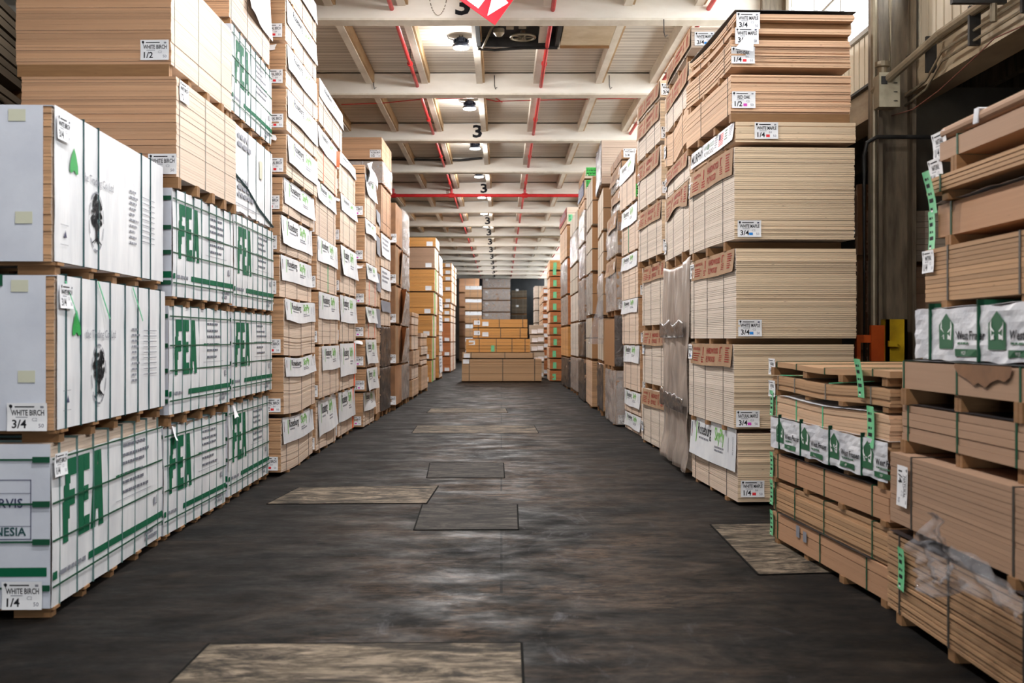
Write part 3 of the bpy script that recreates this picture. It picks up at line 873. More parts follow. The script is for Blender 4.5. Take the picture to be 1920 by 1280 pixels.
# ================================================================== the setting
def structure(name, mb, **kw):
    o = mb.build(name, **kw); o['kind'] = 'structure'; return o
YB = [11.8 + 5.17 * k for k in range(-4, 16)]        # beams
ZB, ZD = 6.5, 6.93                                    # beam underside, ceiling boards
XR, XL = 4.3, -9.0
YF, YN = 94.0, -10.0
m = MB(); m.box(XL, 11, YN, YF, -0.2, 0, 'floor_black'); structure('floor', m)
m = MB(); m.box(XL, XR + .3, YN, YF, ZD, ZD + .15, 'ceiling_boards'); structure('ceiling', m)
JX = [-7.2, -6.05, -4.9, -3.75, -2.6, -1.5, -0.42, 0.70, 1.93, 3.0]
for x in JX:
    m = MB(); m.box(x - .07, x + .05, YN, YF, 6.70, ZD, 'joist_paint'); m.box(x + .05, x + .09, YN, YF, 6.72, ZD, 'joist_tan')
    structure('ceiling_beam', m)
for k, y in enumerate(YB):
    m = MB(); m.box(XL, XR - .02, y, y + .28, ZB, 6.90, 'beam_paint')
    m.box(XL, XR - .02, y - .02, y + .30, ZB - .02, ZB + .015, 'joist_paint')
    bo = structure('ceiling_beam', m)
    n = k - 4
    if n >= 1 and n % 2 == 1 or n in (8, 10, 12, 14):
        p = Print(); p.text('3', 0, 0, .30, 'print_black', width=.23, bold=.03)
        p.build('painted_number', bo, lambda a, b, o, y=y: (-.70 + a, y - .001 - o, ZB + .075 + b), .001)
# side wall over the lower bay: column, girder, siding, clerestory
for k, y in enumerate(YB):
    m = MB()
    for (x0, x1, y0, y1) in ((XR - .38, XR - .34, y - .17, y + .17), (XR - .03, XR + .01, y - .17, y + .17), (XR - .34, XR - .03, y - .02, y + .02)):
        m.box(x0, x1, y0, y1, 0, ZD, 'steel_brown')
    structure('column', m)
m = MB(); m.box(XR + .02, XR + .20, YN, YF, 4.23, 4.63, 'girder_paint'); m.box(XR - .06, XR + .28, YN, YF, 4.20, 4.24, 'girder_paint'); m.box(XR - .04, XR + .28, YN, YF, 4.60, 4.63, 'iron_dark')
structure('trim_1', m)
m = MB(); y = YN
while y < YF:                                          # ribbed siding
    m.box(XR + .04, XR + .08, y, y + .16, 4.62, 5.30, 'metal_siding'); m.box(XR + .07, XR + .11, y + .15, y + .21, 4.62, 5.30, 'metal_siding'); y += .20
structure('wall_right', m)
m = MB(); m.box(XR, XR + .16, YN, YF, 5.27, 5.33, 'frame_grey'); structure('trim_2', m)
for k in range(len(YB) - 1):
    y0, y1 = YB[k] + .17, YB[k + 1] - .17
    wm = MB()
    for i in range(5):
        yy = y0 + (y1 - y0) * i / 4; wm.box(XR + .05, XR + .10, yy - .02, yy + .02, 5.33, ZD, 'frame_grey')
    for z in (5.35, 6.1, 6.88): wm.box(XR + .05, XR + .10, y0, y1, z - .02, z + .02, 'frame_grey')
    # brace outside the glass
    wm.bar((XR + .5, y0 + .3, 5.4), (XR + .5, y1 - .8, 7.2), .07, .07, 'frame_grey')
    structure(f'window_{k + 1}', wm)
# outer walls of the lower bay and of the bay beyond
m = MB(); m.box(10.9, 11, YN, YF, 0, 4.9, 'dark_wall'); structure('wall_lower_bay', m)
m = MB(); m.box(XR + .20, 14, YN, YF, 4.95, 5.0, 'wall_dull'); m.box(XR + .20, 14, YN, YF, 5.0, 5.05, 'roof_bounce'); structure('roof_lower_bay', m)  # unseen top made white to bounce sky light onto the ceiling
for x in (5.0, 5.7, 6.4, 7.1, 7.8, 8.5, 9.2):
    m = MB(); m.box(x, x + .1, YN, YF, 4.62, 4.95, 'steel_brown'); structure('ceiling_beam', m)
m = MB(); m.box(XR + .3, 10.9, 13.2, 13.3, 0, 4.62, 'wall_dull'); structure('wall_cross', m)
m = MB(); m.box(XL - .1, XL, YN, YF, 0, ZD, 'wall_dull'); structure('wall_left', m)
m = MB(); m.box(XL, -3.2, YN - .1, YN, 0, ZD, 'wall_dull'); m.box(0, 11, YN - .1, YN, 0, ZD, 'wall_dull'); m.box(-3.2, 0, YN - .1, YN, 2.6, ZD, 'wall_dull'); structure('wall_rear', m)
m = MB()
for (x0, x1, z0, z1) in ((-3.3, -3.18, 0, 2.7), (-.02, .1, 0, 2.7), (-3.3, .1, 2.58, 2.7)): m.box(x0, x1, YN, YN + .06, z0, z1, 'frame_grey')
structure('rear_fill_door', m)  # unseen door, added so daylight reaches the faces toward the camera
m = MB(); m.box(XL, -3.0, YF, YF + .1, 0, ZD, 'wall_dull'); m.box(-3.0, 11, YF, YF + .1, 0, ZD, 'dark_wall'); structure('wall_end', m)
# pier beside the dark end opening
m = MB(); m.box(3.45, XR, 89.6, 89.9, 0, 6.9, 'beam_paint'); structure('wall_pier', m)

# ------------------------------------------------------------------ high-bay lamps
def high_bay(y, x=-.70, z=6.72, lab=None, detail=True):
    r = empty('high_bay_lamp', (x, y, z))
    b = MB(); b.lathe((0, 0, 0), [(.145, 0), (.15, .03), (.13, .06), (.10, .09), (.09, .16), (.05, .18)], 'lamp_body', 24)
    for i in range(12):
        a = i * math.pi / 6; b.bar((.06 * math.cos(a), .06 * math.sin(a), .11), (.135 * math.cos(a), .135 * math.sin(a), .11), .008, .06, 'lamp_body')
    b.build('lamp_housing', r)
    b = MB(); b.lathe((0, 0, -.022), [(.10, 0), (.135, .008), (.138, .022)], 'lamp_glow', 24); b.build('lens', r)
    b = MB(); pts = [(.03 * math.cos(t), 0, .21 + .03 * math.sin(t)) for t in [i * math.pi / 8 for i in range(17)]]; b.tube(pts, .007, 'iron_dark', 6)
    b.tube([(0, 0, .235), (0, 0, ZD - z)], .006, 'iron_dark', 6); b.build('hook', r)
    b = MB(); b.tube([(-.10, 0, .12), (-.22, 0, .16), (-.26, 0, .28), (-.24, 0, ZD - z)], .008, 'iron_dark', 6); b.build('power_cord', r)
    tag(r, lab or 'added round high-bay lamp between ceiling beams, out of view', 'lamp', 'high-bay lamps')
    L = bpy.data.lights.new('lamp_light', 'POINT'); L.shadow_soft_size = .10; L.energy = LAMP_W; L.color = (1.0, .98, .96)
    lo = bpy.data.objects.new('lamp_light', L); lo.location = (0, 0, -.16); link(lo, r)
    L = bpy.data.lights.new('lamp_light', 'AREA'); L.shape = 'DISK'; L.size = .26; L.energy = LAMP_W * 1.8; L.color = (1.0, .98, .96)
    lo = bpy.data.objects.new('lamp_light', L); lo.location = (0, 0, -.05); link(lo, r)
LY = [YB[k] + 2.5 for k in range(0, len(YB) - 1)]
for k, y in enumerate(LY):
    n = k - 4
    if n < -3 or y > 82: continue  # lamps above and behind the camera are unseen, added for frontal light
    lab = None
    if n == 1: lab = 'lit high-bay lamp on a hook, beside the dark hoist frame'
    elif n == 2: lab = 'lit high-bay lamp behind the second painted beam, by the red cable'
    elif n > 2: lab = 'high-bay lamp hidden among the far ceiling beams'
    high_bay(y, lab=lab)

# ------------------------------------------------------------------ ceiling services
def pipe(name, pts, r, mat, lab, cat, group=None, joints=()):
    b = MB(); b.tube(pts, r, mat, 10); o = b.build(name)
    for q in joints:
        j = MB(); d = Vector(pts[1]) - Vector(pts[0]); d.normalize()
        j.tube([Vector(q) - d * .05, Vector(q) + d * .05], r * 1.5, mat, 10); j.tube([Vector(q), Vector(q) + Vector((0, 0, ZD - q[2]))], .008, 'iron_dark', 6)
        j.build('hanger', o)
    return tag(o, lab, cat, group)
for x, nm in ((-1.66, 'over the left of the aisle, beside a joist'), (.78, 'passing the hoist wheel, over the middle'), (3.14, 'close to the clerestory windows')):
    pipe('sprinkler_pipe', [(x, YN + .1, 6.66 if x != .78 else 6.645), (x, YF - .2, 6.66 if x != .78 else 6.645)], .035, 'pipe_red', f'red sprinkler pipe {nm}', 'pipe', 'red sprinkler pipes', [(x, y + 3.4, 6.66) for y in YB[3:9]])
ym = YB[9] - .35
b = MB(); b.tube([(-4.6, ym, 6.43), (XR - .5, ym, 6.43)], .055, 'pipe_red', 10); o = b.build('sprinkler_main')
for x in (-3.6, -1.66, .78):
    j = MB(); j.tube([(x, ym, 6.40), (x, ym, 6.66)], .045, 'pipe_red', 8); j.tube([(x - .09, ym, 6.43), (x + .09, ym, 6.43)], .08, 'pipe_red', 10); j.build('riser', o)
tag(o, 'red sprinkler main crossing the hall below the beams', 'pipe')
yc = YB[8] - .25
pipe('conduit', [(-4.2, yc, 6.83), (-1.2, yc, 6.80), (-.55, yc, 6.86)], .035, 'iron_dark', 'dark conduit crossing under a beam before the red main', 'pipe')
yc = YB[12] - .3
pipe('conduit', [(XL + .02, yc, 6.40), (XR - .02, yc, 6.50)], .05, 'conduit', 'thin grey conduit crossing the far beams', 'pipe')
b = MB(); ya = 24.0
b.tube([at(640, 196, ya), at(720, 193, ya), at(790, 186, ya), at(900, 183, ya), at(930, 190, ya), at(1000, 188, ya), at(1080, 186, ya), at(1210, 184, ya)], .010, 'pipe_red', 6)
b.tube([at(905, 184, ya), at(925, 181, ya), at(942, 192, ya)], .010, 'pipe_red', 6)
tag(b.build('cable'), 'thin red cable strung across the ceiling behind the second beam', 'cable')
yh = YB[5] - .02
for i, (px, y) in enumerate(((701, YB[6]), (927, YB[6]), (1142, YB[6]), (1244, YB[5]))):
    x = (px - VX) / F * y; b = MB()
    zt = 6.49 if y == YB[5] else 6.86
    b.tube([(x, y - .03, zt), (x, y - .05, zt - .20), (x + .02, y - .06, zt - .28), (x + .05, y - .05, zt - .24)], .009, 'iron_dark', 6)
    tag(b.build('beam_hook'), ['iron hook on the second beam, over the left stacks', 'iron hook on the second beam, below the sign', 'iron hook on the second beam, toward the windows', 'short iron hook under the first beam near the windows'][i], 'hook', 'beam hooks')
# loop of chain on the first beam
b = MB(); y = YB[5] - .03
for i in range(16):
    t0, t1 = i / 16, (i + .62) / 16
    f = lambda t: Vector(((805 + 33 * t - VX) / F * y, y, ZB + .34 - .29 * (1 - (2 * t - 1) ** 2) ** .7))
    b.tube([f(t0), f(t1)], .007, 'steel_brown', 5)
tag(b.build('chain'), 'loop of rusty chain hanging on the first beam', 'chain')
# red hanging sign
ys = 15.4
c0 = at(928, 47, ys); e1 = (at(862, 0, ys) - c0).normalized(); e2 = (at(962, 0, ys) - c0).normalized()
r = empty('hanging_sign', (c0.x, ys, c0.z)); S = .86
b = MB(); q = [Vector((0, 0, 0)), e2 * S, e1 * S + e2 * S, e1 * S]
b.hex([(v.x, -.012, v.z) for v in q] + [(v.x, .012, v.z) for v in q], 'red_flat'); b.build('sign_board', r, recalc=True)
p = Print()
def sp(px, py): v = at(px, py, ys) - c0; return (v.x, v.z)
p.poly([sp(853, -16), sp(897, 16), sp(909, 0), sp(926, -32), sp(900, -58)], 'print_white')
p.poly([sp(914, 30), sp(953, 6), sp(948, 0), sp(960, -30), sp(930, -40), sp(922, 0)], 'print_white')
p.build('print', r, lambda a, z, o: (a, -.012 - o, z), .002)
for d in (.25, .8):
    v = (e1 + e2) * S * .5 + (e1 - e2) * S * (d - .5)
    b = MB(); b.tube([(v.x, 0, v.z), (v.x, 0, ZD - c0.z)], .006, 'iron_dark', 6); b.build('hanger', r)
tag(r, 'red diamond sign with white arrow shapes hung before the first beam', 'sign')
# hoist frame in the first bay, with wheel
y0, y1, z0 = 17.45, 19.15, 6.64
r = empty('hoist_frame', (-.42, y0, z0))
W_ = 1.40
b = MB(); b.box(0, W_, 0, y1 - y0, .16, .26, 'iron_dark')
for (xa, xb, ya_, yb_) in ((0, .07, 0, y1 - y0), (W_ - .07, W_, 0, y1 - y0), (0, W_, 0, .06), (0, W_, y1 - y0 - .06, y1 - y0)): b.box(xa, xb, ya_, yb_, 0, .20, 'iron_dark')
b.build('frame', r)
b = MB(); N = 28; cx, cy, cz, R_ = .78, 1.25, .05, .20
pts = [(cx + R_ * math.cos(2 * math.pi * i / N), cy + R_ * math.sin(2 * math.pi * i / N), cz) for i in range(N + 1)]
b.tube(pts, .022, 'conduit', 8)
for i in range(5):
    a = i * 2 * math.pi / 5; b.bar((cx, cy, cz), (cx + R_ * math.cos(a), cy + R_ * math.sin(a), cz), .03, .016, 'conduit')
b.lathe((cx, cy, cz - .03), [(.04, 0), (.04, .2)], 'conduit', 10); b.build('pulley_wheel', r)
b = MB(); b.lathe((.38, 1.0, 0), [(.05, 0), (.09, .05), (.09, .12), (.03, .16)], 'conduit', 14); b.build('small_pulley', r)
b = MB(); b.bar((.28, .8, .12), (.10, 1.6, -.04), .03, .03, 'conduit'); b.tube([(.02, 1.68, -.03), (.30, 1.68, -.05), (.8, 1.69, -.01), (1.38, 1.69, -.01)], .025, 'iron_dark', 8); b.build('lever_arm', r)
b = MB(); b.box(.50, .62, .35, .6, .0, .14, 'conduit'); b.box(.70, .82, .4, .62, .02, .16, 'steel_brown'); b.box(1.02, 1.08, .45, .6, .05, .16, 'conduit'); b.build('motor', r)
tag(r, 'dark iron hoist frame with pulley wheel under the ceiling boards', 'hoist')
b = MB(); b.box(1.0, 1.84, 17.45, 19.1, 6.66, 6.78, 'hatch_tan'); b.box(1.0, 1.84, 19.1, 19.15, 6.62, 6.70, 'runner')
tag(b.build('hatch_cover'), 'tan hatch cover boxed in beside the dark hoist frame', 'hatch cover')
# services on the near column and girder
xc, ycol = XR - .38, YB[4]
pipe('conduit', [(xc - .06, ycol - .2, .02), (xc - .06, ycol - .2, ZD - .02)], .035, 'conduit', 'thick vertical conduit along the rusty column face', 'pipe')
pipe('conduit', [(xc + .10, ycol - .22, 4.05), (xc + .10, ycol - .22, 5.2), (xc + .14, ycol - .2, 6.9)], .02, 'conduit', 'thin bent conduit rising beside the column box', 'pipe')
b = MB(); b.tube([(xc - .18, ycol - .25, .02), (xc - .18, ycol - .25, 3.55), (xc - .15, ycol - .25, 3.68), (xc - .05, ycol - .25, 3.74), (5.6, ycol - .25, 3.74)], .022, 'iron_dark', 8)
tag(b.build('conduit'), 'black bent conduit turning off behind the near stack top', 'pipe')
r = empty('junction_box', (xc + .02, ycol - .34, 4.02))
b = MB(); b.box(-.10, .09, -.10, .10, 0, .33, 'panel_box'); b.box(-.11, .10, -.11, -.10, -.01, .34, 'panel_box'); b.build('enclosure', r)
b = MB()
for i in range(3): b.lathe((.055, -.11, .05 + i * .09), [(.02, 0), (.02, .004)], 'iron_dark', 10)
b.box(-.09, -.03, -.116, -.11, .22, .30, 'iron_dark'); b.build('knockouts', r)
b = MB(); b.lathe((-.04, 0, .33), [(.05, 0), (.05, .08), (.075, .09), (.075, .14)], 'conduit', 12); b.build('pipe_fitting', r)
tag(r, 'dented grey electrical box on the rusty column', 'electrical box')
b = MB(); b.tube([(XR - .44, ycol - .2, 4.22), (XR - .14, ycol - 1.2, 4.55), (XR - .14, 6.9, 4.55)], .045, 'conduit', 10)
o = b.build('conduit')
for y in (10.9, 9.9, 8.9):
    j = MB(); j.box(XR - .17, XR - .07, y - .02, y + .02, 4.25, 4.60, 'iron_dark'); j.build('bracket', o)
tag(o, 'grey pipe bracketed along the girder above the right stacks', 'pipe')
for dz, l in ((.0, 'upper'), (-.09, 'lower')):
    b = MB(); b.tube([(XR - .12, ycol - .22, 4.16 + dz), (XR - .13, ycol - .8, 4.20 + dz), (XR - .13, ycol - 1.2, 4.38 + dz), (XR - .13, 6.9, 4.38 + dz)], .014, 'conduit', 6)
    tag(b.build('wire_conduit'), f'{l} of the two thin conduits below the girder pipe', 'pipe', 'thin girder conduits')
b = MB(); b.tube([at(1672, 217, 11.6), at(1712, 205, 11), at(1760, 170, 10.4), at(1820, 115, 9.8), at(1864, 72, 9.4), at(1925, 45, 9.0)], .006, 'cable_rust', 6)
tag(b.build('cable'), 'dull red cable hanging below the girder by the column', 'cable')
b = MB(); b.box(XR - .55, XR - .1, 9.3, 9.36, 4.45, 4.52, 'iron_dark'); b.tube([(XR - .2, 9.33, 4.45), (XR - .2, 9.33, 4.30)], .03, 'conduit', 8)
tag(b.build('pipe_hanger'), 'dark steel arm with ring hanging from the girder', 'bracket')
b = MB(); ya = 11.42
for (x0, x1, y0, y1) in ((3.93, 4.14, ya, ya + .04), (3.93, 3.96, ya, 11.60), (4.11, 4.14, ya, 11.60)): b.box(x0, x1, y0, y1, 0, 1.86, 'guard_yellow')
o = b.build('column_guard'); j = MB(); j.box(3.94, 4.02, ya - .06, ya, 1.58, 1.64, 'guard_yellow'); j.build('grab_step', o)
tag(o, 'yellow steel guard before the foot of the rusty column', 'column guard')
b = MB(); ya = 11.47
b.box(3.79, 3.925, ya, ya + .06, 0, 1.80, 'guard_orange'); b.box(3.64, 3.79, ya + .02, ya + .06, 1.62, 1.70, 'guard_orange'); b.box(3.64, 3.68, ya, ya + .06, 0, 1.70, 'guard_orange'); b.box(3.64, 3.79, ya + .02, ya + .06, .6, .72, 'guard_orange')
tag(b.build('rack_upright'), 'orange steel rack post beside the yellow column guard', 'rack post')

# ------------------------------------------------------------------ patches let into the floor
def floor_plate(pts, mat, lab, th=.006):
    b = MB(); q = []
    for (px, py) in pts:
        Y = F * H / (py - VY); q.append(((px - VX) / F * Y, Y))
    b.hex([(x, y, .0005) for x, y in q] + [(x, y, th) for x, y in q], mat)
    o = b.build('floor_plate', recalc=True)
    b = MB()
    for i in range(4):
        a, c = q[i], q[(i + 1) % 4]; b.bar((a[0], a[1], th * .7), (c[0], c[1], th * .7), .014, th * .8, 'seam_dark')
    b.build('seam', o)
    tag(o, lab, 'floor patch', 'wooden patches let into the floor')
floor_plate([(300, 1300), (982, 1300), (978, 1206), (392, 1208)], 'floor_patch', 'large worn pale plywood patch nearest in the floor')
floor_plate([(500, 945), (800, 944), (822, 911), (560, 914)], 'floor_patch', 'pale plywood patch beside the white lettered packs')
floor_plate([(776, 994), (972, 993), (970, 946), (792, 946)], 'floor_patch_dark', 'grey squarish patch in the middle of the aisle')
floor_plate([(800, 896), (946, 896), (944, 868), (806, 868)], 'floor_patch_dark', 'dim patch behind the squarish patch in the aisle')
floor_plate([(772, 812), (1010, 812), (1002, 798), (782, 798)], 'floor_patch', 'long pale strip across the middle aisle floor')
floor_plate([(800, 774), (952, 774), (948, 766), (808, 766)], 'floor_patch', 'narrow pale strip across the aisle farther on')
floor_plate([(1422, 1078), (1570, 1074), (1480, 982), (1332, 984)], 'floor_patch', 'plywood plate on the floor under the low lumber stack')

# ================================================================== LEFT ROW
T_birch = lambda sq='print_red', th='1/2', sp='NATURAL BIRCH': ('paper', sp, th, sq)
WB = lambda th: ('paper', 'WHITE BIRCH', th, None)
GL = 'left'
# --- first stack: lettered pack, two tree packs
st = Stack('L', 97, 6.64, 303, 9.08, 1.25, 'in the frontmost left stack'); st.total = 3
b = fea(st, 832, 1140, 95, seed=2, front_art=True, wood_top=.085)
tag_front(b, WB('1/4'), 1.25 - .275, .0); tag_side(b, WB('1/4'), .0, b.h - .20, scale=.85)
finish(b, st, 'white wrapped pack with big green letters', 'white lettered packs', 'sheet pack')
b = tree_pack(st, 517, 807, 103, seed=0, tags=[(WB('3/4'), .98, .0)], strap_front=True); finish(b, st, 'white pack with tree emblem and end strap', 'white tree packs', 'sheet pack')
b = tree_pack(st, 198, 490, 98, seed=1); finish(b, st, 'white pack with tree emblem, scuffed grey end', 'white tree packs', 'sheet pack')
# --- second stack
st = Stack('L', 316, 9.17, 430, 11.12, 1.28, 'in the second left stack'); st.total = 5
b = fea(st, 800, 1005, 306, seed=3, torn=True); finish(b, st, 'white pack with green letters, torn corner', 'white lettered packs', 'sheet pack')
b = fea(st, 573, 778, 316, seed=4); finish(b, st, 'white pack with big green letters', 'white lettered packs', 'sheet pack')
b = fea(st, 352, 555, 322, seed=6); finish(b, st, 'white pack with big green letters', 'white lettered packs', 'sheet pack')
TG = dict(side='birch_side', end='birch_end_orange', straps_at=(.05, .42, .80), strap_mat='strap_grey', run=(.03, .3, .55, .8, .97))
b = ply(st, 143, 331, 331, pitch=.0235, jit=.004, gap=.035, tags=[(WB('1/2'), 1.05, .02)], stags=[(WB('1/2'), .06, .64)], **TG); finish(b, st, 'tan plywood bundle without wrap', GP)
b = ply(st, -66, 120, 321, pitch=.0235, jit=.003, gap=.03, tags=[(WB('1/2'), 1.03, .03)], **TG); finish(b, st, 'tan plywood bundle without wrap', GP)
# --- third stack
st = Stack('L', 433, 11.27, 508, 13.35, 1.25, 'in the third left stack'); st.total = 6
b = fea(st, 760, 932, 427, seed=5); finish(b, st, 'white pack with big green letters', 'white lettered packs', 'sheet pack')
b = fea(st, 584, 747, 434, seed=8); finish(b, st, 'white pack with big green letters', 'white lettered packs', 'sheet pack')
b = fea(st, 399, 573, 437, seed=10); finish(b, st, 'white pack with big green letters', 'white lettered packs', 'sheet pack')
def plain_white(st, yt, yb, px, seed):
    b = Bundle(st, yt, yb, px); b.make('wrapped_sheet_pack'); sheets(b, .02, 'birch_side', 'birch_end', .003)
    mb = MB(); mb.sheet(lambda i, j, o: b.side(i * b.L, j * b.h + (.04 * noise.noise(Vector((i * 14, seed, 0))) if j == 0 else 0), .012 + .006 * noise.noise(Vector((i * 9, j * 5, seed))) + o), 24, 8, 'white_wrap', .002)
    mb.sheet(lambda i, j, o: b.front(i * b.W, j * b.h, .008 + o), 4, 4, 'white_wrap_shaded', .002)
    c = mb.build('white_wrap', b.root, recalc=True); p = Print(); rng = random.Random(seed)
    p.words(.1 * b.L, .86 * b.h, .5 * b.L, .05, 'print_grey', 2, 1.7, rng); p.words(.1 * b.L, .35 * b.h, .5 * b.L, .045, 'print_grey', 3, 1.7, rng); p.rect(.05 * b.L, .08 * b.h, .6 * b.L, .09 * b.h, 'print_grey'); p.rect(.62 * b.L, .55 * b.h, .70 * b.L, .78 * b.h, 'tape')
    p.build('print', c, lambda a, z, o: b.side(a, z, .021 + o), .003)
    straps(b, (.03, .35, .55, .78, .95), 'strap_teal', .007, .019)
    m2 = MB(); m2.tube([b.side(b.L * t, b.h * z, .024) for t, z in ((.0, .42), (.3, .33), (.6, .16), (1.0, .02))], .012, 'strap_teal', 6); m2.build('loose_strap', b.root)
    runners(b, (.04, .3, .6, .95)); return b
b = plain_white(st, 226, 390, 433, 4); finish(b, st, 'white pack printed with fine black text, torn hem', 'white text packs', 'sheet pack')
b = fea(st, 44, 206, 433, seed=12); finish(b, st, 'white pack with big green letters', 'white lettered packs', 'sheet pack')
b = ply(st, -128, 31, 430, ban=dict(art=None, box=(.35, 1.0, .35, 1.0), flare=.06), **TG); finish(b, st, 'pale plywood bundle with hanging white sheet', GP)
# --- fourth stack: eleven bundles under white printed sheets
RB = lambda f0=.35, a0=.02, a1=.98, **k: dict(art=art_rose, box=(a0, a1, f0, 1.01), **k)
PS = dict(side='birch_side', end='birch_end', straps_at=(.16, .53, .86), strap_mat='strap_dark')
wav = lambda amp, k=1.0, ph=0.0: (lambda b: (lambda u: amp * math.sin(k * 2 * math.pi * u / b.L + ph)))
st = Stack('L', 529, 13.51, 588, 15.75, 1.25, 'in the fourth left stack'); st.total = 11
for i, (yt, yb, px, f0, wp) in enumerate([(786, 887, 527, .52, wav(.02, .8, 2.6)), (672, 778, 532, .66, wav(.018, .9, 2.4)), (561, 667, 532, .62, wav(.014, 1, 2.2)), (477, 555, 524, .40, None), (402, 471, 525, .24, None), (332, 396, 530, .26, None), (251, 326, 537, .30, None), (166, 243, 537, .34, None), (81, 160, 536, .40, None), (-4, 74, 535, .42, None), (-92, -12, 535, .45, None)]):
    b = ply(st, yt, yb, px, ban=RB(f0), tags=[(T_birch(), 1.25 - .27, .025)], warp=wp, nseg=8 if wp else 1, seed=i, **PS)
    if i in (1, 2, 4, 5, 6, 8): scrap(b, .80 if i % 2 else .95, b.h - .01, 'front', (.18, .07 if i != 1 else .10), seed=i)
    finish(b, st, 'plywood bundle under white printed sheet' if i < 10 else 'half seen plywood bundle with white sheet', GP)
# --- fifth stack
st = Stack('L', 597, 15.9, 634, 18.1, 1.25, 'in the fifth left stack'); st.total = 7
for i, (yt, yb, px, kw) in enumerate([(752, 848, 592, dict(ban=RB(.30, .08, .95, flare=.05, tilt=.05))), (650, 747, 598, dict(ban=RB(.52, .12, 1.0))), (547, 645, 597, dict(ban=RB(.50, .0, 1.0))), (442, 542, 594, dict(ban=RB(.55, .02, 1.0))), (336, 438, 592, dict(ban=RB(.66))), (234, 332, 595, dict(ban=RB(.60, .0, 1.0), strap_mat='strap_orange', swd=.02, straps_at=(.3, .85))), (146, 227, 598, dict(ban=RB(.58, .0, 1.0), L=2.65))]):
    k = dict(PS); k.update(kw); b = ply(st, yt, yb, px, tags=[(T_birch(), 1.25 - .25, .025)], warp=wav(.02, .5, 1.6) if i == 0 else None, nseg=6, seed=20 + i, **k)
    d = 'plywood bundle under white printed sheet'
    if i == 5:
        d = 'plywood bundle with two orange straps'
        mb = MB(); mb.sheet(lambda p, q, o: b.side(b.L * .84 + .10 * p * (1 - q), b.h * (.92 - .35 * q), .03 + .05 * p + o), 4, 5, 'strap_orange', .001); mb.build('loose_strap', b.root, recalc=True)
    if i == 3: d = 'plywood bundle with one pale green strap'; straps(b, (.52,), 'strap_lightgreen', .022, .005)
    finish(b, st, d, GP)
# --- sixth stack
st = Stack('L', 638, 18.3, 668, 20.45, 1.25, 'in the sixth left stack'); st.total = 6
for i, (yt, yb, px, f0) in enumerate([(737, 819, 634, .32), (645, 732, 637, .30), (553, 640, 637, .42), (459, 547, 638, .38), (362, 452, 638, .66), (282, 357, 636, .70)]):
    b = ply(st, yt, yb, px, ban=RB(f0, .0, .98, flare=.05 if i in (3,) else .03), tags=[(T_birch(), 1.25 - .25, .025)], seed=30 + i, **PS)
    if i in (0, 1): m2 = MB(); m2.tube([b.side(b.L * .86, b.h + .01, .01), b.side(b.L * .86, 0, .008)], .010, 'strap_orange', 5); m2.build('orange_strap', b.root)
    if i in (2, 4, 5): scrap(b, 1.12, b.h * .9, 'front', (.12, .05), seed=i)
    finish(b, st, 'plywood bundle under white printed sheet', GP)
# --- seventh stack (juts into the aisle)
st = Stack('L', 686, 20.7, 706, 22.4, 1.25, 'in the seventh left stack'); st.total = 8
for i, (yt, yb, px, f0) in enumerate([(737, 800, 681, .45), (692, 733, 687, .0), (637, 688, 685, .1), (575, 633, 685, .5), (493, 570, 686, .62), (409, 489, 684, .66), (326, 406, 684, .55), (309, 324, 684, None)]):
    kw = dict(PS)
    if i in (3, 4): kw.update(strap_mat='strap_orange', swd=.022, straps_at=(.3, .85))
    b = ply(st, yt, yb, px, ban=RB(f0, .0, .98, flare=.05) if f0 is not None else None, tags=[(T_birch('print_magenta'), 1.25 - .27, .03)] if i < 7 else (), seed=40 + i, **kw)
    if i in (2, 4): scrap(b, 1.0, b.h * .96, 'front', (.2, .06), seed=i + 4)
    if i == 7:
        mb = MB(); mb.sheet(lambda p, q, o: b.side(.05 + 1.3 * p, b.h + .03 + .12 * math.sin(3 * p) - .35 * q, .04 + .05 * math.sin(p * 6 + q * 3) + o), 12, 6, 'banner_white', .002); mb.build('loose_sheet', b.root, recalc=True)
    finish(b, st, 'plywood bundle with crimson spot tag' if i in (3, 4, 5, 6) and i not in (3, 4) else ('plywood bundle with two orange straps' if i in (3, 4) else ('thin flat bundle with crumpled white sheet' if i == 7 else 'small plywood bundle under white sheet')), GP)
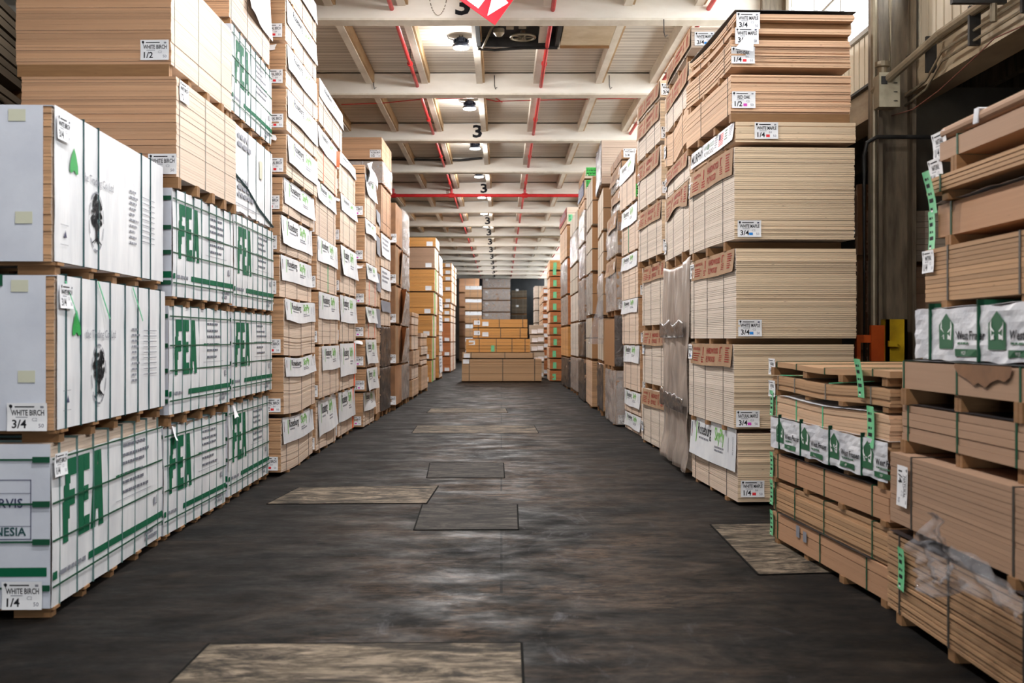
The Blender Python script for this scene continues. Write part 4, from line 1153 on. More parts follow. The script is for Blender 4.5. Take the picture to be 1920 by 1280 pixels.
# --- eighth and ninth stacks
st = Stack('L', 705, 22.6, 712, 23.5, 1.25, 'in the narrow eighth left stack'); st.total = 6
for i, (yt, yb) in enumerate([(712, 776), (648, 707), (578, 643), (510, 573), (440, 506), (392, 436)]):
    b = ply(st, yt, yb, 705, ban=dict(art=art_scrib, box=(.0, 1, .45, 1.0), mat='print_grey') if i > 1 else None, side='oak_side', end='birch_end', straps_at=(.5,), seed=i)
    finish(b, st, 'plywood bundle with grey printed flap', GP)
st = Stack('L', 715, 23.7, 733, 25.6, 1.45, 'in the ninth left stack'); st.total = 8
N9 = [(690, 772, 'pl'), (612, 688, 'pl'), (562, 609, 'gr'), (500, 558, 'wh'), (436, 497, 'wh'), (346, 432, 'br'), (302, 343, 'cb'), (257, 298, 'tp')]
for i, (yt, yb, k) in enumerate(N9):
    kw = dict(side='birch_side', end='birch_end', straps_at=(.4, .8), strap_mat='strap_dark')
    if k == 'pl': kw.update(side='mdf', end='mdf')
    if k in ('br', 'cb'): kw.update(side='mdf_red', end='mdf', straps_at=(.1, .5, .9))
    if k == 'tp': kw.update(side='board_tan', end='birch_end_orange', pitch=.045)
    b = ply(st, yt, yb, {'tp': 716, 'cb': 717, 'br': 715}.get(k, 714), tags=[T_birch(None)] if k in ('tp', 'br') else (), seed=50 + i,
            ban=dict(art=art_scrib, box=(.0, .95, .3 if k == 'wh' else .55, 1.0), mat='banner_white' if k == 'wh' else 'print_grey') if k in ('wh', 'gr') else None, **kw)
    if k == 'pl': plastic_cover(b, 'plastic_smoke', .03, i, z0=0)
    if k == 'cb': plastic_cover(b, 'plastic_clear', .02, i)
    finish(b, st, {'pl': 'brown bundle in crinkled plastic', 'gr': 'plywood bundle with grey printed flap', 'wh': 'plywood bundle with blank white sheet', 'br': 'tall reddish brown strapped bundle', 'cb': 'flat bundle with plastic over its side', 'tp': 'tan board bundle overhanging the aisle'}[k], GP)
# --- tenth: cardboard cartons, eleventh: plastic-wrapped crates
def carton(b, seed, flap=True, mat='cardboard'):
    rng = random.Random(seed); s = b.s
    mb = MB(); L, W, h = b.L, b.W, b.h
    mb.sheet(lambda i, j, o: b.side(i * L, j * h, .004 + .018 * math.sin(math.pi * i) * math.sin(math.pi * j) * rng.random() + o), 8, 6, mat, .006)
    mb.sheet(lambda i, j, o: b.front(i * W, j * h, .004 + .006 * math.sin(math.pi * i) + o), 6, 4, 'cardboard_dark', .006)
    mb.box(*sorted((0, s * W)), 0, L, b.rh, b.rh + h, 'cardboard_dark')
    mb.build('carton', b.root, recalc=True)
    if flap:
        f = MB(); t = rng.uniform(.10, .22)
        f.sheet(lambda i, j, o: b.side(L * (.50 + .42 * i), h * (.04 + .93 * j), .012 + t * (1 - i) * (.4 + .6 * j) + o), 4, 6, mat, .005); f.build('torn_flap', b.root, recalc=True)
        f = MB(); f.sheet(lambda i, j, o: b.side(L * (.02 + .2 * i), h * (.02 + .96 * j), .012 + .05 * i * (1 - j * .4) + o), 3, 4, 'cardboard_print', .005); f.build('corner_board', b.root, recalc=True)
    straps(b, (.3, .93), 'strap_dark', .012, .006)
st = Stack('L', 741, 25.9, 753, 27.55, 1.25, 'in the tenth left stack'); st.total = 5
for i, (yt, yb) in enumerate([(686, 760), (610, 682), (536, 606), (460, 532), (380, 456)]):
    b = Bundle(st, yt, yb, 740 + (i > 3)); b.make('cardboard_carton'); carton(b, i, flap=i in (1, 2, 3)); runners(b, (.1, .9), 'runner_dark')
    tag_front(b, T_birch(None), 1.0, .02, scale=1.2)
    finish(b, st, ['brown cardboard carton with plain side', 'brown carton with side flap gaping', 'brown carton with torn side flap', 'brown carton with bulging side flap', 'brown cardboard carton by the red main'][i], 'cardboard cartons', 'carton')
st = Stack('L', 754, 27.7, 767, 29.8, 1.25, 'in the eleventh left stack'); st.total = 5
for i, (yt, yb) in enumerate([(684, 750), (614, 680), (544, 610), (474, 540), (391, 470)]):
    b = ply(st, yt, yb, 754, side='mdf', end='mdf', pitch=.04, straps_at=(.3, .6, .9)); plastic_cover(b, 'plastic_clear', .04, i)
    finish(b, st, 'brown crate wrapped in shiny plastic', 'plastic wrapped crates')
# --- low piles of offcuts
for nm, args, rows in (('in the low pile beside the crates', ('L', 773, 30.5, 785, 32.8, .9), [(713, 744), (686, 711), (658, 683), (630, 655), (609, 628), (593, 607), (585, 592)]),
                       ('in the second low pile by the crates', ('L', 789, 33.6, 801, 36.2, .9), [(688, 732), (677, 684), (668, 675), (650, 665), (634, 648), (624, 632)])):
    st = Stack(*args, nm); st.total = len(rows)
    for i, (yt, yb) in enumerate(rows):
        b = ply(st, yt, yb, st.pn + random.uniform(-2, 2), side='birch_side' if i % 2 else 'oak_side', end='mdf' if i % 3 else 'board_tan', pitch=.03, straps_at=(.4,), run=(.15, .85), tags=[(T_birch(None), .55, .01)] if yb - yt > 16 else ())
        finish(b, st, 'short offcut bundle with pale edges', 'offcut bundles')
# --- tall amber stack beyond, then the far stacks
st = Stack('L', 815, 42.5, 822, 44.9, 1.25, 'in the tall amber stack'); st.total = 7
for i, (yt, yb, px) in enumerate([(676, 716, 809), (633, 673, 810), (591, 630, 811), (548, 588, 813), (505, 545, 815), (464, 502, 815), (445, 462, 817)]):
    b = ply(st, yt, yb, px, side='birch_side', end='fir_orange' if i != 5 else 'mdf', pitch=.05, straps_at=(.5,), tags=[(T_birch(None, '3/4', 'RED OAK'), .90, .02)], run=(.1, .9))
    if i < 5: m2 = MB(); m2.tube([b.side(.5, 0, .01), b.side(.5, b.h, .01)], .02, 'print_lime', 5); m2.build('edge_mark', b.root)
    finish(b, st, 'amber end plywood bundle', 'amber end bundles')
st = Stack('L', 823, 45.1, 829, 47.5, 1.25, 'behind the tall amber stack'); st.total = 6
for i, (yt, yb) in enumerate([(668, 708), (630, 666), (590, 628), (556, 588), (516, 552), (478, 513)]):
    b = ply(st, yt, yb, 823, side='birch_side', end='fir_orange', pitch=.05, straps_at=(), ban=dict(art=art_scrib, box=(0, 1, .05 if i > 3 else .2, 1.0)))
    finish(b, st, 'far bundle under white hanging sheet', 'far white sheeted bundles')
REDS = [(669, 696), (642, 667), (605, 640), (592, 603), (579, 590), (569, 577), (547, 567), (528, 545), (516, 526), (503, 514), (493, 501)]
for j, (pn, Yn, pf, Yf, nm) in enumerate([(845, 55, 849.5, 57.6, 'in the far red brown stack'), (850.5, 57.9, 854, 60.2, 'behind the far red brown stack')]):
    st = Stack('L', pn, Yn, pf, Yf, 1.25, nm); st.total = len(REDS)
    for i, (yt, yb) in enumerate(REDS):
        k = (Yn / 55.0); yt_, yb_ = 635 + (yt - 635) / k, 635 + (yb - 635) / k
        b = ply(st, yt_, yb_, pn + (3 if i > 5 else 0) * .6, side='birch_side', end='fir_red' if i < 3 else 'fir_orange', pitch=.06, straps_at=(), run=(.1, .9), tags=[(T_birch(None), .95, .02)] if j == 0 else ())
        finish(b, st, 'red brown end plywood bundle', 'far red brown bundles')
# ================================================================== centre pile and the end of the hall
st = Stack('R', 866, 42.7, 866, 43.95, 3.05, 'in the centre pile'); st.total = 5
b = ply(st, 673, 714, 866, side='centre_tan', end='centre_tan', pitch=.05, straps_at=(), tags=[(T_birch(None), .04, .66)])
def fstraps(b, xs, mat='strap_dark'):
    for x in xs:
        m2 = MB(); m2.box(x - .012, x + .012, -.012, b.L + .012, b.rh - .002, b.rh + b.h + .012, mat); m2.build('strap', b.root)
fstraps(b, (.28, 1.56, 2.78)); finish(b, st, 'wide grey brown board bundle', 'centre board bundles', 'board bundle')
b = ply(st, 661, 671, 867, side='centre_tan', end='centre_tan', pitch=.05, straps_at=(), W=2.75, tags=[(T_birch(None), .05, .01)]); fstraps(b, (.33, 1.62, 2.7)); finish(b, st, 'thin wide board bundle', 'centre board bundles', 'board bundle')
b = ply(st, 635, 660, 874, side='fir_orange', end='fir_orange', pitch=.13, straps_at=(), W=2.45, du=.05, tags=[(T_birch(None), .1, .28), (('tag_green', 'x', 'x', None), .95, .02)]); fstraps(b, (.5, 1.15, 1.75, 2.25)); finish(b, st, 'orange fir board bundle with green tag', 'centre board bundles', 'board bundle')
b = ply(st, 615, 633, 887, side='fir_orange', end='fir_orange', pitch=.09, straps_at=(), W=2.08, du=.1, tags=[(T_birch(None), .03, .1), (T_birch(None), .35, .05)]); fstraps(b, (.2, 1.05, 1.8)); finish(b, st, 'orange fir board bundle with two tags', 'centre board bundles', 'board bundle')
b = ply(st, 598, 613.5, 887, side='fir_orange', end='fir_orange', pitch=.16, straps_at=(), W=2.08, du=.1, tags=[(T_birch(None), .03, .1), (T_birch(None), .35, .05)]); fstraps(b, (.2, 1.0, 1.9)); finish(b, st, 'knotty orange fir board bundle', 'centre board bundles', 'board bundle')
st = Stack('R', 991, 46.5, 991.5, 47.6, .62, 'behind the centre pile, with paper tags'); st.total = 5
for i, (yt, yb) in enumerate([(680, 708), (660, 678), (644, 658), (628, 642), (609, 626)]):
    b = ply(st, yt, yb, 992 + i % 2, side='grey_side', end='grey_side', pitch=.05, straps_at=(), tags=[(T_birch(None), .1, .02), (T_birch(None), .35, .05)]); finish(b, st, 'small grey board bundle', 'grey board bundles', 'board bundle')
def back_stack(px0, Y, Wd, rows, side, end, nm, desc, grp, wrap=None, ban=None, tags=(), pitch=.06):
    st = Stack('R', px0, Y, px0, Y + 2.2, Wd, nm); st.total = len(rows)
    for i, (yt, yb) in enumerate(rows):
        b = ply(st, yt, yb, px0, side=side, end=end, pitch=pitch, straps_at=(), run=(.1, .9), tags=tags)
        if wrap: plastic_cover(b, wrap, .04, i, nx=14, nz=8)
        if ban:
            banner(b, .02, Wd - .02, b.h * .68, b.h, None, 'banner_white', face='front', seed=i)
        fstraps(b, (Wd * .3, Wd * .75), 'strap_grey'); finish(b, st, desc, grp)
back_stack(872, 80.0, 1.2, [(657, 677.5), (633, 655), (608, 631), (584, 605), (560, 581), (536, 557)], 'maple_side', 'birch_end', 'in the white striped far stack', 'pale bundle with white top sheet', 'white striped far bundles', ban=True)
back_stack(861, 83.5, 1.5, [(654, 676), (632, 652), (605, 629), (577, 602), (550, 574), (522, 547)], 'mdf', 'mdf_red', 'behind the white striped far stack', 'brown sheet bundle', 'far brown bundles')
back_stack(905, 87.0, 2.15, [(653, 674.5), (631, 651.5), (608, 629), (586, 605.5), (564, 584), (541.5, 562), (522.5, 539.5)], 'mdf', 'mdf', 'in the dark plastic wrapped far stack', 'brown bundle wrapped in plastic', 'far plastic bundles', wrap='plastic_clear', tags=[(T_birch(None), .2, .55)])
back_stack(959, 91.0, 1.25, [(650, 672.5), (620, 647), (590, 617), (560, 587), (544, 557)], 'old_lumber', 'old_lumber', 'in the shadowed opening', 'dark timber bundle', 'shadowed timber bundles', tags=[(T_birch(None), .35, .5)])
st = Stack('R', 1003, 80, 1000, 82.5, 1.1, 'in the sunlit far stack'); st.total = 6
for i, (yt, yb) in enumerate([(657, 677.5), (633, 655), (606, 631), (583, 604), (559.5, 581), (536, 557.5)]):
    b = ply(st, yt, yb, 1003, side='maple_side', end='birch_side', pitch=.06, straps_at=()); fstraps(b, (.25, .5)); finish(b, st, 'pale yellow strapped bundle', 'sunlit far bundles')
st = Stack('R', 1019, 50.5, 1012, 57, 1.25, 'in the far tagged red stack'); st.total = 9
for i, (yt, yb) in enumerate([(675, 702), (655, 673), (636, 653), (617, 634), (600, 615), (584, 598), (567, 582), (553, 565), (539, 551)]):
    b = ply(st, yt, yb, 1018 + random.uniform(-1, 1), side='oak_side', end='fir_red', pitch=.05, straps_at=(), tags=[(T_birch(None), .02, .05)]); finish(b, st, 'reddish bundle with white tag', 'far tagged red bundles')

# ================================================================== RIGHT ROW
WM = lambda th='3/4', sq='print_blue': ('paper', 'WHITE MAPLE', th, sq)
RO = lambda th='1/4', sq='print_red': ('paper', 'RED OAK', th, sq)
GT = ('tag_green', 'x', 'x', None)
HB = lambda f0=.72, a0=.07, a1=.985, **k: dict(art=art_hard, box=(a0, a1, f0, 1.0), mat='cardboard_print', wav=.01, **k)
MP = dict(side='maple_side', end='maple_end', strap_mat='strap_dark', straps_at=(.22, .60, .90), jit=.003, gap=.10)
# --- third stack on the right: tall maple stack
st = Stack('R', 1382, 11.14, 1297, 13.25, 1.215, 'in the tall maple stack'); st.total = 9
b = ply(st, 812, 941, 1383, pitch=.021, ban=dict(art=art_rose, box=(.0, .99, .42, 1.05), flare=.03), tags=[(WM('1/4', 'print_red'), .03, .05)], seed=1, **{**MP, 'side': 'birch_side'}); finish(b, st, 'maple sheet bundle under white printed sheet', GP)
b = ply(st, 645, 803, 1376, pitch=.021, ban=HB(.72), tags=[(('paper', 'NATURAL MAPLE', '3/4', 'print_magenta'), .02, .015)], stags=[(WM(), .01, .66)], seed=2, **MP); finish(b, st, 'maple sheet bundle with red printed cardboard', GP)
b = ply(st, 465, 634, 1380, pitch=.019, ban=HB(.74), tags=[(WM(), .02, .02)], stags=[(WM(), .01, .70)], seed=3, **MP); finish(b, st, 'maple sheet bundle with red printed cardboard', GP)
b = ply(st, 275, 448, 1377, pitch=.019, ban=HB(.70), tags=[(WM(), .03, .02)], stags=[(WM(), .01, .66)], seed=4, warp=wav(.012, .5, 0), nseg=6, **MP); finish(b, st, 'maple sheet bundle with red printed cardboard', GP)
b = ply(st, 228, 266, 1379, pitch=.008, ban=dict(art=art_murphy, box=(.05, .99, .12, 1.02), flare=.02), tags=[(WM('1/4', 'print_red'), .19, .03)], seed=5, side='oak_side', end='maple_end', jit=.003, straps_at=(.22, .6)); finish(b, st, 'thin sheet bundle with flag printed banner', GP)
OK = dict(side='oak_side', end='oak_end', strap_mat='strap_dark', jit=.006)
b = ply(st, 140, 212, 1370, pitch=.018, tags=[(RO('1/2', 'print_magenta'), .01, .05)], straps_at=(.05, .62), rmat='runner', run=(.03, .35, .7, .97), seed=6, **OK); finish(b, st, 'red oak sheet bundle', GP)
b = ply(st, 75, 127, 1369, pitch=.018, tags=[], straps_at=(.12, .66), warp=wav(.02, .7, 2.8), nseg=8, seed=7, gap=.12, **{**OK, 'jit': .012})
b.toff = .022; tag_front(b, RO(), .005, .03)
mb = MB(); mb.sheet(lambda i, j, o: b.front(.03 + .17 * i * (1 - .5 * j) + .12 * j, .165 + .145 * j - .035 * i * (1 - j), .026 + .05 * (1 - j) + .04 * i * (1 - j) + o), 6, 5, 'paper', .001); mb.build('curled_paper', b.root, recalc=True)
finish(b, st, 'red oak bundle with curled paper', GP)
b = ply(st, 53, 63, 1372, pitch=.018, straps_at=(.15, .66), seed=8, warp=wav(.02, .7, 2.9), nseg=8, run=(.06, .5, .92), **{**OK, 'jit': .01}); finish(b, st, 'two sheet oak layer on blocks', GP)
b = ply(st, 26, 38, 1378, pitch=.022, straps_at=(.15, .66), seed=9, warp=wav(.03, .6, 2.9), nseg=8, run=(.06, .5, .92), tags=[(WM(), .0, -.245), (('paper', 'WHITE MAPLE', '3/4', None), .012, -.095)], **{**OK, 'jit': .01})
m2 = MB(); m2.box(-.005, 1.225, -.02, b.L, b.rh + b.h + .03, b.rh + b.h + .036, 'foil_dark'); m2.build('cover_sheet', b.root)
finish(b, st, 'oak sheets under black cover with two tags', GP)
# --- fourth stack
st = Stack('R', 1297, 13.5, 1251, 15.7, 1.215, 'behind the tall maple stack'); st.total = 8
for i, (yt, yb, px, kw) in enumerate([(782, 884, 1297, {}), (640, 776, 1297, dict(ban=HB(.75))), (487, 632, 1297, dict(ban=HB(.75))), (337, 467, 1292, dict(ban=HB(.68, tear=.04))), (277, 332, 1293, dict(ban=HB(.45, .05, .95))), (202, 268, 1291, dict(side='oak_side', end='oak_end', warp=wav(.045, 1.1, .6), nseg=12, gap=.10)), (114, 192, 1292, dict(ban=HB(.5))), (51, 89, 1296, dict(ban=HB(.1, .02, 1.0), end='birch_side'))]):
    k = dict(MP); k.update(kw); b = ply(st, yt, yb, px, pitch=.021, stags=[(WM(), .02, max(.02, b.h * .3 if i == 5 else .1))] if i in (3, 4, 5) else (), tags=[(WM(), .04, .02)] if i == 7 else (), seed=10 + i, **k)
    finish(b, st, 'wavy warped oak sheet bundle' if i == 5 else ('maple bundle partly behind grey plastic drape' if i < 3 else 'maple bundle with red printed cardboard'), GP)
# grey plastic drape hanging in front of the lower bundles
x0, z0_ = at(1297, 0, 13.5).x, 0
r = empty('plastic_drape', (x0 - .03, 13.5, 0), st.yaw)
zt, zb = zat(478, 13.5) - .02, .06
mb = MB()
def drape(i, j, o):
    u = i * 2.36 - .14
    fold = .016 * math.sin(i * 22 + 2 * math.sin(j * 5)) + .035 * noise.noise(Vector((i * 4, j * 7, 2.0))) + .03 * noise.noise(Vector((i * 11, j * 3, 5.0)))
    sag = -.30 * math.sin(math.pi * i) * max(0, j - .9) * 10 * .25
    belly = .012 + .02 * math.sin(math.pi * j) + (.06 * max(0, .12 - j) / .12)
    return (-belly - fold * (1 - .5 * j) - o, u, zb + j * (zt - zb) + sag)
mb.sheet(drape, 44, 48, 'plastic_grey', .001)
o = mb.build('film', r, smooth=True, recalc=True)
for zz in (zat(617, 13.5), zat(760, 13.5)):
    mb = MB(); mb.sheet(lambda i, j, o: (-.075 - .014 * noise.noise(Vector((i * 9, j * 4, zz))) - o, i * 2.2, zz - .10 + j * (.20 + .08 * noise.noise(Vector((i * 6, 0, zz))))), 24, 5, 'plastic_smoke', .001); mb.build('bunched_fold', r, smooth=True, recalc=True)
tag(r, 'grey plastic drape hanging over the maple bundles to the floor', 'plastic sheet')
# --- fifth stack
st = Stack('R', 1250, 16.1, 1205, 18.2, 1.215, 'in the fifth right stack'); st.total = 7
for i, (yt, yb, px, kw) in enumerate([(738, 846, 1248, dict(ban=HB(.70))), (618, 726, 1250, dict(ban=HB(.72))), (486, 607, 1249, dict(ban=HB(.73))), (373, 474, 1241, dict(ban=HB(.66))), (271, 366, 1240, dict(ban=HB(.62, .02, .95))), (188, 263, 1238, dict(ban=HB(.55))), (150, 182, 1238, dict(ban=HB(.1)))]):
    k = dict(MP); k.update(kw); b = ply(st, yt, yb, px, tags=[(WM(), .01, .03)], stags=[(WM(), .01, b.h * .55)] if i in (0, 1, 3, 4) else (), pitch=.022, seed=20 + i, **k); finish(b, st, 'maple bundle with red printed cardboard', GP)
# --- sixth stack, white printed sheets
st = Stack('R', 1203, 18.9, 1172, 20.95, 1.215, 'in the sixth right stack'); st.total = 7
for i, (yt, yb, px, f0) in enumerate([(784, 818, 1203, .2), (739, 781, 1202, .3), (648, 735, 1200, .62), (558, 645, 1197, .70), (470, 556, 1196, .68), (377, 464, 1196, .60), (286, 372, 1192, .60)]):
    b = ply(st, yt, yb, px, ban=RB(f0, .03, .98), tags=[(('tag_green_bright', 'RED OAK', '1/4', 'print_red'), .0, .03) if i == 6 else (T_birch(), .04, .03)], seed=30 + i, **PS)
    if i == 5: straps(b, (.55,), 'strap_lightgreen', .022, .005)
    finish(b, st, 'bundle with big green end tag' if i == 6 else 'plywood bundle under white printed sheet', GP)
# --- seventh stack: cardboard topped bundles in plastic
CB = lambda f0=.6: dict(art=art_brown, box=(.1, .98, f0, 1.0), mat='cardboard_print', flare=.05)
st = Stack('R', 1153, 21.2, 1134, 23.4, 1.215, 'in the seventh right stack'); st.total = 7
for i, (yt, yb, px, kw) in enumerate([(695, 796, 1155, dict(side='mdf', end='mdf')), (591, 687, 1152, dict(side='amber_panel', end='mdf', pitch=.9)), (481, 581, 1156, dict(side='mdf', end='board_tan', ban=CB(.70))), (394, 474, 1158, dict(side='grey_side', end='board_tan', ban=CB(.60))), (347, 388, 1166, dict(side='grey_side', end='board_tan', ban=CB(.35))), (301, 342, 1166, dict(side='grey_side', end='board_tan', ban=CB(.30))), (281, 297, 1165, dict(side='mdf', end='board_tan'))]):
    kw = dict(kw); kw.setdefault('pitch', .03)
    b = ply(st, yt, yb, px, straps_at=(.3, .7) if i != 1 else (), tags=[(WM('3/4', None), .04, .02)] if i in (0, 1, 2, 6) else (), seed=40 + i, **kw)
    if i in (0, 2, 3): plastic_cover(b, 'plastic_clear', .045, i, z1=b.h * (.72 if i else 1), off=.025)
    if i == 1: plastic_cover(b, 'plastic_smoke', .03, i, faces=('front',))
    if i in (4, 5): plastic_cover(b, 'plastic_clear', .03, i, faces=('side',), z1=b.h * .4)
    finish(b, st, ['brown sheet bundle wrapped in shiny plastic', 'crate with amber wood side panel', 'plastic wrapped bundle with cardboard cap', 'baggy plastic bundle with cardboard cap', 'board bundle with cardboard cap', 'board bundle with cardboard cap', 'thin board bundle with white end tag'][i], 'plastic wrapped bundles')
# --- eighth to twelfth: plastic wrapped crates toward the end
def crates(pn, Yn, pf, Yf, nm, rows, W=1.215, desc='grey crate in plastic'):
    st = Stack('R', pn, Yn, pf, Yf, W, nm); st.total = len(rows)
    for i, (yt, yb, sd, en, wr, px) in enumerate(rows):
        b = ply(st, yt, yb, px, side=sd, end=en, pitch=.05 if sd != 'grey_side' else .5, straps_at=(.3, .7) if wr != 'plastic_smoke' else (), seed=int(pn) + i, rmat='runner_dark')
        if wr: plastic_cover(b, wr, .04, i + pn, faces=('side', 'front') if en == 'mdf' else ('side',), nx=16, nz=14)
        d = {'plastic_clear': 'crate wrapped in shiny plastic', 'plastic_smoke': 'crate wrapped in smoky plastic', None: 'bare strapped crate'}[wr]
        c = {'grey_side': 'grey', 'mdf': 'brown', 'fir_orange': 'amber', 'fir_dull': 'brown', 'oak_side': 'tan', 'board_tan': 'tan', 'mdf_red': 'reddish', 'maple_side': 'pale'}[sd]
        finish(b, st, f'{c} {d}', 'wrapped crates', 'crate')
    return st
crates(1131, 23.7, 1121, 26.2, 'in the eighth right stack', [(683, 771, 'mdf', 'board_tan', 'plastic_smoke', 1131), (594, 676, 'grey_side', 'board_tan', None, 1131), (511, 590, 'grey_side', 'board_tan', 'plastic_clear', 1131), (433, 507, 'grey_side', 'board_tan', None, 1131), (349, 428, 'grey_side', 'board_tan', None, 1131), (263, 344, 'mdf', 'birch_side', 'plastic_smoke', 1128)])
# clear film hanging free from the eighth stack
mb = MB(); r = empty('hanging_film', (at(1131, 0, 23.65).x, 23.72, 0))
mb.sheet(lambda i, j, o: (-.26 * i * (1 - j * .8) - .04 * noise.noise(Vector((i * 8, j * 9, 1))) - o, -.05 + .8 * i + .05 * math.sin(i * 17), zat(645, 23.6) + j * (zat(562, 23.6) - zat(645, 23.6))), 14, 16, 'plastic_bag', .001); mb.build('film', r, smooth=True, recalc=True)
tag(r, 'clear plastic film hanging loose beside the amber wood panel', 'plastic sheet')
crates(1110, 26.6, 1099, 28.9, 'in the ninth right stack', [(677, 762, 'oak_side', 'board_tan', None, 1110), (593, 672, 'grey_side', 'fir_dull', None, 1110), (511, 588, 'grey_side', 'fir_dull', 'plastic_clear', 1111), (424, 506, 'grey_side', 'fir_dull', None, 1110), (329, 419, 'grey_side', 'fir_dull', None, 1111)])
st = crates(1096, 29.3, 1085, 31.7, 'in the tenth right stack', [(674, 752, 'mdf', 'mdf', 'plastic_smoke', 1096), (603, 669, 'mdf', 'mdf', 'plastic_smoke', 1096), (521, 599, 'mdf', 'mdf', 'plastic_clear', 1096), (456, 516, 'mdf', 'mdf', 'plastic_clear', 1097), (393, 452, 'grey_side', 'mdf', 'plastic_clear', 1096)])
st.total = 8
for i, (yt, yb) in enumerate([(374, 391), (337, 371), (319, 334)]):
    b = ply(st, yt, yb, 1096, side='board_tan', end='birch_side', pitch=.06, straps_at=(), tags=[(('tag_green_bright', 'RED OAK', '1/4', None), .04, .06 if i == 2 else .25)] if i else ())
    if i == 1: banner(b, .1, b.L - .1, b.h * .2, b.h, art_scrib, 'print_navy')
    finish(b, st, ['thin tan box', 'tan box with dark printed side and green tag', 'small tan box with green tag'][i], 'green tagged boxes', 'crate')
crates(1084, 32.4, 1070, 36.0, 'in the eleventh right stack', [(672, 735, 'mdf', 'mdf', 'plastic_clear', 1084), (604, 668, 'maple_side', 'mdf', None, 1084), (548, 600, 'maple_side', 'mdf', None, 1084), (490, 545, 'grey_side', 'mdf', None, 1083), (428, 487, 'grey_side', 'mdf', 'plastic_clear', 1083), (390, 425, 'grey_side', 'birch_end', None, 1083)])
crates(1064, 36.7, 1051, 40.5, 'in the red capped right stack', [(672, 726, 'mdf', 'mdf', 'plastic_smoke', 1066), (612, 668, 'fir_orange', 'fir_orange', None, 1065), (553, 608, 'oak_side', 'fir_red', 'plastic_clear', 1065), (484, 549, 'mdf', 'fir_red', 'plastic_clear', 1064), (423, 480, 'oak_side', 'fir_dull', None, 1063)])
st = Stack('R', 1064, 36.7, 1051, 40.5, 1.215, 'topping the red capped right stack'); st.z = zat(421, 36.7); st.total = 1
b = ply(st, 388, 420, 1063, side='birch_end', end='birch_side', pitch=.1, straps_at=(), tags=[(('tag_green', 'x', 'x', None), .05, .08)]); banner(b, .05, b.L - .05, b.h * .35, b.h, art_scrib, 'print_brick'); finish(b, st, 'tan box with red printed side', 'wrapped crates', 'crate')
# --- red fir bundles with green tags
st = Stack('R', 1031, 43.5, 1026.5, 46, 1.215, 'in the green tagged red stack'); st.total = 11
for i, (yt, yb) in enumerate([(694.5, 713.5), (673, 692), (651, 670.5), (629, 648.5), (607, 627), (584.5, 604.5), (562, 582), (540.5, 560), (519.5, 538), (508.5, 517), (487.5, 505)]):
    b = ply(st, yt, yb, 1030 + random.uniform(-1, 1.5), side='oak_side', end='fir_orange' if i == 10 else 'fir_red', pitch=.06, straps_at=(), run=(.1, .9), tags=[(GT, .14 + random.uniform(-.03, .03), .03)])
    finish(b, st, 'reddish fir bundle with green tag', 'green tagged bundles')

# ------------------------------------------------------------------ low lumber in the right foreground
LB = dict(strap_mat='strap_green', run=(.04, .33, .66, .96), rmat='runner', jit=.006, swd=.016)
def lumber_stack(pn, Yn, pf, Yf, W, nm, total):
    st = Stack('R', pn, Yn, pf, Yf, W, nm); st.total = total
    return st
def far_tier(st, pfx, ytop, ybot):
    """rows measured at the far end: convert to the near end of the stack"""
    k = st.Yf / st.Yn
    return VY + (ytop - VY) * k, VY + (ybot - VY) * k
def wrap_logo(p, L, h, x0, x1, period):
    n = 0; x = x0
    while x < x1:
        w_ = period * .30; z0, z1 = h * .22, h * .92
        p.poly([(x, z0), (x + w_, z0), (x + w_ * 1.02, z0 + (z1 - z0) * .66), (x + w_ * .5, z1), (x - w_ * .02, z0 + (z1 - z0) * .66)], 'print_dkgreen')
        q = lambda u, v: (x + w_ * u, z0 + (z1 - z0) * v)
        for sgn in (1, -1):
            f = lambda u, v: q(.5 + sgn * (u - .5), v)
            p.p.append(([f(.88, .26), f(.62, .26), f(.64, .40), f(.80, .34)], [(0, 1, 2, 3)], 'print_white'))
            p.p.append(([f(.80, .24), f(.86, .24), f(.90, .62), f(.82, .78)], [(0, 1, 2, 3)], 'print_white'))
            p.p.append(([f(.86, .60), f(.62, .46), f(.66, .44), f(.88, .55)], [(0, 1, 2, 3)], 'print_white'))
        if x + w_ * 1.15 < x1 - period * .1:
            p.text('West Fraser', x + w_ * 1.22, h * .40, h * .16, 'print_black', width=period * .56, bold=.02)
            p.words(x + w_ * 1.3, h * .31, x + w_ * 2.5, h * .04, 'print_dkgreen', 1)
            p.rect(x + w_ * 1.15, h * .08, x + w_ * 2.6, h * .22, 'print_dkgreen'); p.text('MDF', x + w_ * 1.75, h * .115, h * .07, 'print_white', align='C')
        x += period
def tarp(b, seed, period, amp=.007):
    mb = MB()
    L, h = b.L, b.h
    wr = lambda i, j: .018 + amp * (noise.noise(Vector((i * 14 + seed, j * 5, seed))) + .6 * noise.noise(Vector((i * 31, j * 9, seed)))) + .02 * (1 - j) * 0
    edge = lambda i: .015 * noise.noise(Vector((i * 12, seed, 7)))
    fn = lambda a, z, o: b.side(a, z + edge(a / L) * (1 if z > h * .9 or z < h * .1 else 0), wr(a / L, z / h) + o)
    mb.sheet(lambda i, j, o: fn(i * L, j * h, o), 44, 10, 'white_tarp', .002)
    mb.sheet(lambda i, j, o: (b.s * i * b.W - .01, j * L, b.rh + h + .006 + .012 * noise.noise(Vector((i * 5, j * 9, seed))) + b.warp(j * L) + o), 6, 16, 'white_tarp', .002)
    mb.sheet(lambda i, j, o: (b.s * i * b.W, b.L + .012 + o, b.rh + j * h + b.warp(b.L)), 4, 3, 'white_tarp', .002)
    c = mb.build('tarp_wrap', b.root, recalc=True)
    p = Print(); wrap_logo(p, L, h, .28 * period if period < .62 else .38, L, period); p.build('print', c, fn, .006)
    return c
